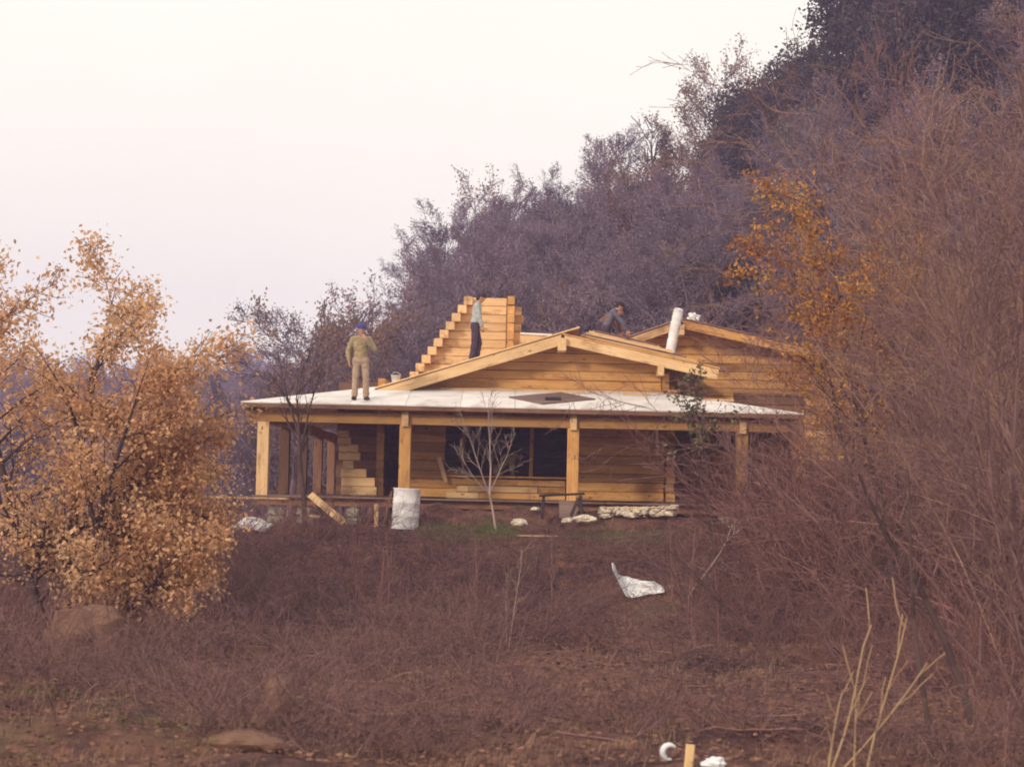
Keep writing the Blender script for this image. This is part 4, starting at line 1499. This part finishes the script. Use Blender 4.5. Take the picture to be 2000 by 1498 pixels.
for s in og:
    if s[4] == 2:
        top = s[1].z
        c_ = s[1]
        dens = noise.noise(c_ * 0.9 + Vector((3, 1, 2)))
        m_ = int(max(0, 14.0 + 11 * dens))
        for _ in range(m_):
            lp.append(s[0].lerp(s[1], rg.random()) + Vector((rg.gauss(0, .14), rg.gauss(0, .14), rg.gauss(0, .13))))
tr, cr = split_tree('oak', og, M['bark_dark'])
lf = np_mesh('foliage', *leaves(lp, 0.078, 9, 0.35), M['oak_leaf'])
print('oak leaves', len(lp))
place_tree('oak_tree', [('trunk', tr), ('crown', cr), ('foliage', lf)], ol, 'broad oak full of orange-brown autumn leaves on the bank beside the house', 'tree', None, 0.0, 0.97, 0.98)

# --- the golden tree by the thicket
gl = at(1775, 1000, 35.0)
gl.z = hz(gl.x, gl.y)
gg = grow(41, [((0, 0, -0.2), (-0.25, 0, 1), 7.9, 0.08, 0.005), ((0.05, 0.05, -0.2), (-0.11, 0, 1), 7.2, 0.07, 0.005), ((-0.05, 0, -0.2), (-0.38, 0, 1), 6.9, 0.06, 0.005)],
          [(16, 0.8, 0.30, 0.42, 9, 0.05, 0.03), (7, 0.7, 0.5, 0.1, 4, 0.14, 0.03), (4, 0.7, 0.5, 0.1, 3, 0.2, 0.0)])
lp = []
for s in gg:
    if s[4] >= 1 and s[1].z > 3.3:
        f_ = 9.5 if s[4] == 2 else 3.0
        f_ *= (1.0 if s[1].z > 4.4 else 0.35) * max(0.0, 0.9 + 2.0 * noise.noise(s[1] * 0.8 + Vector((1, 5, 2)))) * (1.0 if s[1].x < -0.5 else 0.4)
        for _ in range(int(f_ + rg.random())):
            lp.append(s[0].lerp(s[1], rg.random()) + Vector((rg.gauss(0, .06), rg.gauss(0, .06), rg.gauss(0, .06))))
tr, cr = split_tree('gold', gg, M['bark_dark'])
place_tree('golden_tree', [('trunk', tr), ('crown', cr), ('foliage', np_mesh('foliage', *leaves(lp, 0.085, 19, 0.3), M['gold_leaf']))], gl, 'slender tree with sparse golden-orange leaves between the wing roof and the thicket', 'tree')
print('gold leaves', len(lp))

# --- leafy evergreen shrub before the porch end
sl_ = at(1400, 1040, 40.6)
sl_.z = hz(sl_.x, sl_.y)
sg = grow(52, [((0, 0, -0.1), (-0.10, 0, 1), 3.7, 0.035, 0.005), ((0, 0, -0.1), (-0.22, 0.05, 1), 3.4, 0.03, 0.005)], [(9, 0.7, 0.30, 0.55, 8, 0.05, 0.0), (5, 0.7, 0.5, 0.2, 4, 0.15, 0.0), (0, 0.7, 0.5, 0.2, 2, 0.15, 0.0)])
lp = [s[0].lerp(s[1], rg.random()) + Vector((rg.gauss(0, .04), rg.gauss(0, .04), rg.gauss(0, .04))) for s in sg if s[4] >= 1 and s[1].z > 2.0 for _ in range(3)]
tr, cr = split_tree('shrub', sg, M['bark_dark'])
place_tree('leafy_shrub', [('trunk', tr), ('crown', cr), ('foliage', np_mesh('foliage', *leaves(lp, 0.085, 29, 0.1), M['green_leaf']))], sl_, 'tall shrub with grey-green leaves before the end of the porch roof', 'shrub')

# --- bare saplings before the house
b1 = at(597, 1020, 42.3)
b1.z = hz(b1.x, b1.y)
sg = grow(61, [((0, 0, -0.1), (-0.02, 0, 1), 3.3, 0.075, 0.006)], [(9, 0.6, 0.42, 0.45, 8, 0.04, 0.02), (7, 0.6, 0.5, 0.15, 4, 0.1, 0.06), (4, 0.6, 0.5, 0.15, 3, 0.15, 0.04)])
mid_ = [s_ for s_ in sg if s_[4] == 0]
for (fk, dr, L_, sd_) in ((3, (0.2, 0, 1), 2.2, 62), (4, (-0.34, 0, 1), 2.0, 63)):
    sg += [(s_[0], s_[1], s_[2], s_[3], s_[4] + 1) for s_ in grow(sd_, [(mid_[fk][1], dr, L_, 0.034, 0.005)], [(7, 0.6, 0.42, 0.3, 7, 0.04, 0.02), (5, 0.6, 0.5, 0.15, 4, 0.1, 0.06)])]
tr, cr = split_tree('sap', sg, M['bark_dark'])
place_tree('bare_sapling', [('trunk', tr), ('crown', cr)], b1, 'dark bare sapling standing before the corner of the porch', 'sapling')
b2 = at(972, 992, 42.2)
b2.z = hz(b2.x, b2.y) + 0.0
sg = grow(66, [((0, 0, -0.1), (-0.28, 0, 1), 0.9, 0.032, 0.026)], [(0, 0.6, 0.4, 0.4, 4, 0.05, 0.02)])
e_ = sg[-1][1]
sg += grow(67, [(e_, (-0.06, 0, 1), 2.1, 0.026, 0.004), (e_, (-0.55, 0, 1), 1.7, 0.016, 0.004), (e_, (0.35, 0.1, 1), 1.5, 0.014, 0.004), (e_, (-0.75, -0.1, 0.6), 1.2, 0.012, 0.004)],
           [(8, 0.65, 0.45, 0.25, 7, 0.06, 0.01), (5, 0.6, 0.5, 0.2, 4, 0.12, 0.02), (0, 0.6, 0.5, 0.2, 3, 0.15, 0.02)])
tr, cr = split_tree('sap', sg, M['bark_pale'])
place_tree('pale_sapling', [('trunk', tr), ('crown', cr)], b2, 'pale grey bare sapling with a crooked foot before the window opening', 'sapling')

# --- the bare thicket on the right
THK = []
for v in range(7):
    rg2 = random.Random(500 + v)
    st = []
    for k in range(4):
        a_ = rg2.uniform(0, 6.28)
        st.append(((0.2 * math.cos(a_), 0.2 * math.sin(a_), -0.2), (-0.30 + 0.40 * math.cos(a_), 0.40 * math.sin(a_), 1), rg2.uniform(4.6, 7.2), rg2.uniform(0.02, 0.045), 0.0035))
    sg = grow(520 + v, st, [(11, 0.62, 0.42, 0.10, 11, 0.075, -0.005), (7, 0.65, 0.5, 0.1, 5, 0.15, 0.0), (4, 0.65, 0.6, 0.1, 4, 0.18, 0.0), (0, 0.5, 0.5, 0.1, 3, 0.12, 0.02)])
    tr, cr = split_tree('thk', sg, M[('bark_red', 'bark_mauve', 'bark_red', 'bark_tan')[v % 4]])
    THK.append([('trunk', tr), ('crown', cr)])
rg = random.Random(8)
for (px, y, s) in ((2090, 21, 1.0), (2190, 24, 1.1), (2040, 36, 1.2), (1960, 46, 1.35), (2110, 31, 1.2), (2200, 30, 1.4), (2030, 26, 0.95), (2130, 28, 1.2), (1990, 31, 1.0), (2120, 34, 1.5), (1930, 34, 0.75), (1930, 39, 1.2), (2060, 40, 1.6), (1820, 36, 0.62), 
                   (1860, 41, 0.95), (1990, 44, 1.6), (2090, 46, 1.7), (2170, 40, 1.6), (1740, 39, 0.5), (1670, 40, 0.40), (1790, 43, 0.75), (1830, 47, 1.0)):
    x_ = (px - 1000) / F * y
    place_tree('thicket_tree', THK[rg.randrange(7)], (x_, y, hz(x_, y)), 'many-stemmed bare reddish coppice tree in the thicket', 'tree', 'bare coppice trees of the thicket', rg.uniform(-0.6, 0.6), s * 0.95, s)
# low brushwood bushes at the near end of the house
BSH = []
for v in range(4):
    rg2 = random.Random(600 + v)
    st = []
    for k in range(9):
        a_ = rg2.uniform(0, 6.28)
        st.append(((0.1 * math.cos(a_), 0.1 * math.sin(a_), -0.1), (0.75 * math.cos(a_), 0.75 * math.sin(a_), 1), rg2.uniform(1.3, 2.3), 0.014, 0.004))
    sg = grow(620 + v, st, [(7, 0.6, 0.5, 0.15, 7, 0.07, -0.02), (4, 0.6, 0.55, 0.1, 4, 0.12, 0.0), (0, 0.6, 0.5, 0.1, 3, 0.15, 0.0)])
    tr, cr = split_tree('bush', sg, M['bark_red'])
    BSH.append([('stems', tr), ('crown', cr)])
for (px, y, s) in ((1530, 41.0, 1.6), (1600, 39.5, 1.7), (1680, 38, 1.7), (1760, 37, 1.8), (1560, 38.5, 1.4), (1640, 36.5, 1.4), (1840, 35.5, 1.8), (1720, 34.5, 1.5), (1480, 41.5, 1.25), (1430, 41.3, 0.9), (1500, 40.6, 1.1), (1570, 40, 1.2), (1480, 38.6, 0.8), (1640, 38.5, 1.2), (1720, 37, 1.2), (1390, 39.2, 0.6), (1560, 37.0, 0.9), (1800, 34, 1.1), (1450, 41.9, 1.0), (1610, 41.5, 1.4), (1700, 41, 1.5)):
    x_ = (px - 1000) / F * y
    place_tree('brushwood_bush', BSH[rg.randrange(4)], (x_, y, hz(x_, y)), 'low tangled bare bush between the porch end and the thicket', 'bush', 'tangled bushes at the porch end', rg.uniform(0, 6.28), s, s)
for (px, y, s) in ((640, 41.6, 0.5), (705, 41.5, 0.55), (560, 41.5, 0.6), (755, 41.9, 0.45), (520, 40.2, 0.6), (620, 40.4, 0.55)):
    x_ = (px - 1000) / F * y
    place_tree('bank_bush', BSH[rg.randrange(4)], (x_, y, hz(x_, y)), 'small bare bush on the brow of the bank below the porch corner', 'bush', 'small bushes on the brow below the porch', rg.uniform(0, 6.28), s, s)
for (px, y, s) in ((1700, 31, 0.8), (1800, 28, 0.8), (1900, 25, 0.8), (1560, 33, 0.7), (1860, 31, 1.0), (1960, 22, 0.7), (1640, 27, 0.5), (1760, 24, 0.5), (1480, 35, 0.6), (1990, 28, 1.0), (1420, 36.5, 0.6), (1930, 34, 1.3)):
    x_ = (px - 1000) / F * y
    place_tree('thicket_bush', BSH[rg.randrange(4)], (x_, y, hz(x_, y)), 'low bare bush on the slope under the coppice thicket', 'bush', 'low bushes under the thicket', rg.uniform(0, 6.28), s, s)
for (px, y, s) in ((400, 40, 0.8), (450, 40.6, 0.7), (350, 38.5, 0.9), (290, 38, 0.9), (480, 38.8, 0.6), (60, 30, 0.7), (20, 27, 0.8), (230, 31, 0.6), (330, 30, 0.6)):
    x_ = (px - 1000) / F * y
    place_tree('oak_side_bush', BSH[rg.randrange(4)], (x_, y, hz(x_, y)), 'low bare bush crowding round the orange oak', 'bush', 'low bushes round the oak', rg.uniform(0, 6.28), s, s * 0.8)
# thin saplings standing on the bank
SAP = []
for v in range(5):
    sg = grow(800 + v, [((0, 0, -0.1), (0.1, 0, 1), 1.7, 0.011, 0.003), ((0.05, 0, -0.1), (-0.2, 0.1, 1), 1.3, 0.008, 0.003)], [(7, 0.55, 0.35, 0.3, 6, 0.06, 0.01), (2, 0.6, 0.5, 0.2, 3, 0.15, 0.02), (0, 0.6, 0.5, 0.2, 2, 0.15, 0.0)])
    tr, cr = split_tree('sapl', sg, M['bark_pale'] if v == 0 else M['bark_red'])
    SAP.append([('trunk', tr), ('crown', cr)])
for k in range(38):
    y = rg.uniform(30, 40.4)
    px = rg.uniform(360, 1420)
    x_ = (px - 1000) / F * y
    if abs(x_ - 2.3) < 0.6 and y < 38:
        continue
    s = rg.uniform(0.5, 1.1) * (0.7 if y > 38.5 else 1)
    place_tree('bank_sapling', SAP[rg.randrange(5)], (x_, y, hz(x_, y)), 'thin bare sapling standing in the brush of the bank', 'sapling', 'thin saplings on the bank', rg.uniform(0, 6.28), s, s)
# a cut pale branch lying against the brush
cb0, cb1 = at(1335, 1185, 37.0), at(1490, 990, 39.0)
sg = grow(71, [(Vector((0, 0, 0)), (cb1 - cb0), (cb1 - cb0).length, 0.026, 0.008)], [(7, 0.7, 0.3, 0.3, 7, 0.06, 0.0), (4, 0.6, 0.5, 0.2, 4, 0.12, 0.0), (0, 0.6, 0.5, 0.2, 3, 0.15, 0.0)])
tag(obj('cut_branch', np_mesh('cut_branch', *tubes(sg, 5), M['bark_pale']), None, Matrix.Translation(cb0)), 'pale cut branch leaning up against the tangled bushes', 'branch')
FBR = []
for v in range(4):
    sg = grow(850 + v, [((0, 0, 0.03), (1, 0.1, 0.06), 1.5, 0.018, 0.005)], [(6, 0.7, 0.4, 0.2, 8, 0.13, 0.0), (2, 0.6, 0.5, 0.2, 3, 0.15, 0.0), (0, 0.6, 0.5, 0.2, 2, 0.15, 0.0)])
    FBR.append(np_mesh('fallen_branch', *tubes(sg, 5), M[('bark_mauve', 'bark_dark', 'bark_tan', 'bark_red')[v]]))
fbl = ('mauve-grey fallen branch lying on the brushy slope', 'dark fallen branch lying on the brushy slope', 'tan fallen branch lying on the brushy slope', 'reddish fallen branch lying on the brushy slope')
for k in range(24):
    y = rg.uniform(17, 36)
    px = rg.uniform(650, 1750)
    x_ = (px - 1000) / F * y
    s = rg.uniform(0.5, 1.1)
    v = rg.randrange(4)
    o = obj('fallen_branch', FBR[v], None, Matrix.Translation((x_, y, hz(x_, y) + 0.05)) @ Matrix.Rotation(rg.uniform(-0.6, 0.6) + (math.pi if rg.random() < 0.5 else 0), 4, 'Z') @ Matrix.Diagonal((s, s, s, 1)))
    tag(o, fbl[v], 'branch', fbl[v].split()[0] + ' fallen branches on the slope')
# straw-coloured whips in the foreground
for (bpx, tpx, tpy, y, sd_) in ((1618, 1740, 1220, 15.2, 1), (1630, 1800, 1270, 15.4, 2), (1668, 1690, 1330, 15.0, 3), (1615, 1640, 1340, 15.6, 4), (1690, 1755, 1190, 16.5, 5)):
    p = fg(bpx, 1510)
    tp = at(tpx, tpy, p.y)
    L = (tp - p).length
    sg = grow(80 + sd_, [((0, 0, -0.05), tp - p + Vector((0, 0, 0.05)), L, 0.011, 0.005)], [(3, 0.5, 0.45, 0.35, 7, 0.05, 0.0), (0, 0.5, 0.5, 0.2, 4, 0.08, 0.0)])
    tag(obj('straw_whip', np_mesh('straw_whip', *tubes(sg, 5), M['bark_straw']), None, Matrix.Translation(p)), 'straw-coloured bare shoot rising from the soil below the thicket', 'shoot', 'straw-coloured shoots below the thicket')
# dark slanting trunks at lower right
for (bpx, bpy_, tpx, tpy, r_, lab) in ((1905, 1420, 1830, 1090, 0.05, 'thick dark slanting trunk at the edge of the thicket'), (1820, 1498, 1770, 1130, 0.026, 'slim dark trunk rising beside the straw-coloured shoots'),
                                       (1515, 1300, 1390, 1150, 0.034, 'dark bent stem arching over the bank below the bushes')):
    p = fg(bpx, bpy_)
    tp = at(tpx, tpy, p.y + 0.2)
    sg = grow(90 + bpx, [((0, 0, -0.1), tp - p, (tp - p).length * 1.7, r_, r_ * 0.25)], [(8, 0.6, 0.4, 0.3, 12, 0.06, 0.0), (5, 0.6, 0.5, 0.2, 5, 0.1, 0.0), (0, 0.6, 0.5, 0.2, 3, 0.1, 0.0)])
    sg = [s if s[4] == 0 else (s[0], s[1], s[2] * (0.3 if s[4] == 1 else 0.12), s[3] * (0.3 if s[4] == 1 else 0.12), s[4]) for s in sg]
    tr, cr = split_tree('dk', sg, M['bark_dark'])
    place_tree('dark_stem', [('trunk', tr), ('crown', cr)], p, lab, 'trunk')


# ------------------------------------------------------------------ undergrowth: nobody could count it
def scatter(name, templ, spots_, mt, label):
    Vs, Fs, base = [], [], 0
    for (x_, y_, s, sz, a_, k) in spots_:
        V_, F_ = templ[k]
        c_, s_ = math.cos(a_), math.sin(a_)
        Q = np.empty_like(V_)
        Q[:, 0] = (V_[:, 0] * c_ - V_[:, 1] * s_) * s + x_
        Q[:, 1] = (V_[:, 0] * s_ + V_[:, 1] * c_) * s + y_
        Q[:, 2] = V_[:, 2] * sz
        Q[:, 2] += hz(x_, y_)
        Vs.append(Q)
        Fs.append(F_ + base)
        base += len(V_)
    o_ = obj(name, np_mesh(name, np.concatenate(Vs), np.concatenate(Fs), mt))
    tag(o_, label, 'undergrowth', None, 'stuff')
    return o_


def in_view(rg_, y0_, y1_):
    while True:
        y_ = y0_ + (y1_ - y0_) * rg_.random()
        x_ = rg_.uniform(-0.30, 0.30) * y_
        if rg_.random() < y_ / y1_:
            return x_, y_


rg = random.Random(12)
TW = []
for v in range(6):
    st = []
    for k in range(7):
        a_ = rg.uniform(0, 6.28)
        r_ = rg.uniform(0, 0.3)
        st.append(((r_ * math.cos(a_), r_ * math.sin(a_), -0.05), ((0.3 + 0.22 * v) * math.cos(a_), (0.3 + 0.22 * v) * math.sin(a_), 1), rg.uniform(0.5, 1.2), 0.006, 0.0025))
    TW.append(tubes(grow(700 + v, st, [(5, 0.8, 0.5, 0.2, 5, 0.12, -0.06), (2, 0.8, 0.6, 0.2, 2, 0.2, 0.0), (0, 0.6, 0.5, 0.2, 2, 0.15, 0.0)]), 3))
print('twig template tris', [2 * len(t[1]) for t in TW])
sp = []
while len(sp) < 760:
    x_, y_ = in_view(rg, 15, 42.0)
    if y_ > 41.2 and x_ > -2.6 and x_ < 4:
        continue
    if abs(x_ - 2.3) < 0.75 and 34.5 < y_ < 38.2:
        continue
    bank = 33 < y_ < 42.3
    if not bank and noise.noise((x_ * 0.35, y_ * 0.35, 1.0)) < (0.02 if x_ < 0 else 0.18):
        continue
    s = rg.uniform(0.7, 1.4) * (0.8 if y_ < 24 else 1)
    lim = 0.62 if y_ > 39.5 else 1.0
    sp.append((x_, y_, s, s * lim * rg.uniform(0.6, 1.1), rg.uniform(0, 6.28), rg.randrange(6)))
scatter('brush', TW, sp, M['brush'], 'dry purplish-brown brush covering the bank below the house')

# dry grass and weeds: tapering blades, three to a tuft
def blades(rg_, n, h0, h1, w, spread, lean=0.35):
    a_ = rg_.uniform(0, 2 * np.pi, n)
    r_ = spread * np.sqrt(rg_.random(n))
    P = np.stack([r_ * np.cos(a_), r_ * np.sin(a_), np.full(n, -0.02)], 1)
    b_ = rg_.uniform(0, 2 * np.pi, n)
    H = rg_.uniform(h0, h1, n)
    le = rg_.uniform(0.05, lean, n) * H
    o_ = np.stack([np.cos(b_), np.sin(b_), np.zeros(n)], 1)
    sd_ = np.stack([-np.sin(b_ + 0.7), np.cos(b_ + 0.7), np.zeros(n)], 1) * w
    mid = P + o_ * le[:, None] * 0.35 + np.array([0, 0, 1.0]) * H[:, None] * 0.6
    tip = P + o_ * le[:, None] * 1.1 + np.array([0, 0, 1.0]) * H[:, None]
    V_ = np.stack([P - sd_, P + sd_, mid - sd_ * 0.8, mid + sd_ * 0.8, tip], 1).reshape(-1, 3)
    base = (np.arange(n) * 5)[:, None]
    F_ = np.concatenate([base + np.array([[0, 1, 3]]), base + np.array([[0, 3, 2]]), base + np.array([[2, 3, 4]])], 0)
    return V_, F_


nr = np.random.default_rng(3)
TG = [blades(nr, 30, 0.03, 0.17, 0.0035, 0.30, 1.3) for _ in range(6)]
sp = []
while len(sp) < 1900:
    x_, y_ = in_view(rg, 12, 43)
    if y_ > 42 and -2.6 < x_ < 4.5:
        continue
    if noise.noise((x_ * 0.5, y_ * 0.4, 7.0)) < 0.0:
        continue
    s = rg.uniform(0.7, 1.5)
    sp.append((x_, y_, s, s * rg.uniform(0.5, 1.1), rg.uniform(0, 6.28), rg.randrange(6)))
scatter('dry_grass', TG, sp, M['dry_grass'], 'withered grass and weeds all over the slope')
sp = []
for k in range(26):
    y0_ = rg.uniform(16, 36)
    x0_ = rg.uniform(-0.24, 0.2) * y0_
    for _ in range(rg.randrange(2, 6)):
        s = rg.uniform(0.5, 1.1)
        sp.append((x0_ + rg.gauss(0, .3), y0_ + rg.gauss(0, .3), s * 0.7, s * rg.uniform(0.8, 1.6), rg.uniform(0, 6.28), rg.randrange(6)))
scatter('straw_tufts', TG, sp, M['bark_straw'], 'tufts of straw-coloured dead grass dotted over the slope')
sp = []
for (pxa, pxb, ya, yb_, n_) in ((830, 1010, 41.2, 43.0, 520), (940, 1000, 42.0, 43.3, 120), (1120, 1300, 41.2, 42.6, 330), (420, 470, 39, 41, 14), (380, 720, 27, 36, 90), (-20, 460, 15.5, 22, 150), (250, 700, 21, 28, 90), (1640, 1700, 30, 36, 16)):
    for _ in range(n_):
        y_ = rg.uniform(ya, yb_)
        x_ = (rg.uniform(pxa, pxb) - 1000) / F * y_
        s = rg.uniform(0.5, 1.0)
        sp.append((x_, y_, s, s * rg.uniform(0.35, 0.8), rg.uniform(0, 6.28), rg.randrange(6)))
scatter('green_grass', TG, sp, M['green_grass'], 'fresh green grass along the brow of the bank before the porch')
# fallen leaves
pts = []
for _ in range(42000):
    x_, y_ = in_view(rg, 11, 43)
    pts.append((x_, y_, 0))
P = np.array(pts)
P[:, 2] = height(P[:, 0], P[:, 1]) + 0.025
lv, lfc = leaves(P, 0.075, 4, 0.0)
lv2 = lv.reshape(-1, 4, 3)
lv2[:, :, 2] = P[:, None, 2] + (lv2[:, :, 2] - P[:, None, 2]) * 0.35
o = obj('leaf_litter', np_mesh('leaf_litter', lv2.reshape(-1, 3), lfc, M['litter']))
tag(o, 'fallen brown leaves strewn over the slope', 'leaf litter', None, 'stuff')

# ------------------------------------------------------------------ the air
hm = bpy.data.materials.new('haze')
hm.use_nodes = True
hm.node_tree.nodes.clear()
ho = hm.node_tree.nodes.new('ShaderNodeOutputMaterial')
hv_ = hm.node_tree.nodes.new('ShaderNodeVolumePrincipled')
hv_.inputs['Color'].default_value = (0.66, 0.57, 1.0, 1)
hv_.inputs['Density'].default_value = 0.00125
hv_.inputs['Anisotropy'].default_value = 0.1
hm.node_tree.links.new(hv_.outputs[0], ho.inputs['Volume'])
zlo, zhi = float(GZ.min()) - 1.0, 46.0
X0, X1, Y0, Y1 = gx[0] - 2, gx[-1] + 2, gy[0] - 2, gy[-1] + 2
hb = [(X0, Y0, zlo), (X1, Y0, zlo), (X1, Y1, zlo), (X0, Y1, zlo), (X0, Y0, zhi), (X1, Y0, zhi), (X1, Y1, zhi), (X0, Y1, zhi)]
ha = obj('haze', mesh_of('haze', hb, [(0, 3, 2, 1), (4, 5, 6, 7), (0, 1, 5, 4), (1, 2, 6, 5), (2, 3, 7, 6), (3, 0, 4, 7)], hm))
tag(ha, 'thin lilac haze filling the valley air', 'haze', None, 'stuff')
print('hill trees', n_h, 'valley', n_v, 'objects', len(bpy.data.objects), 'terrain top', GZ.max())
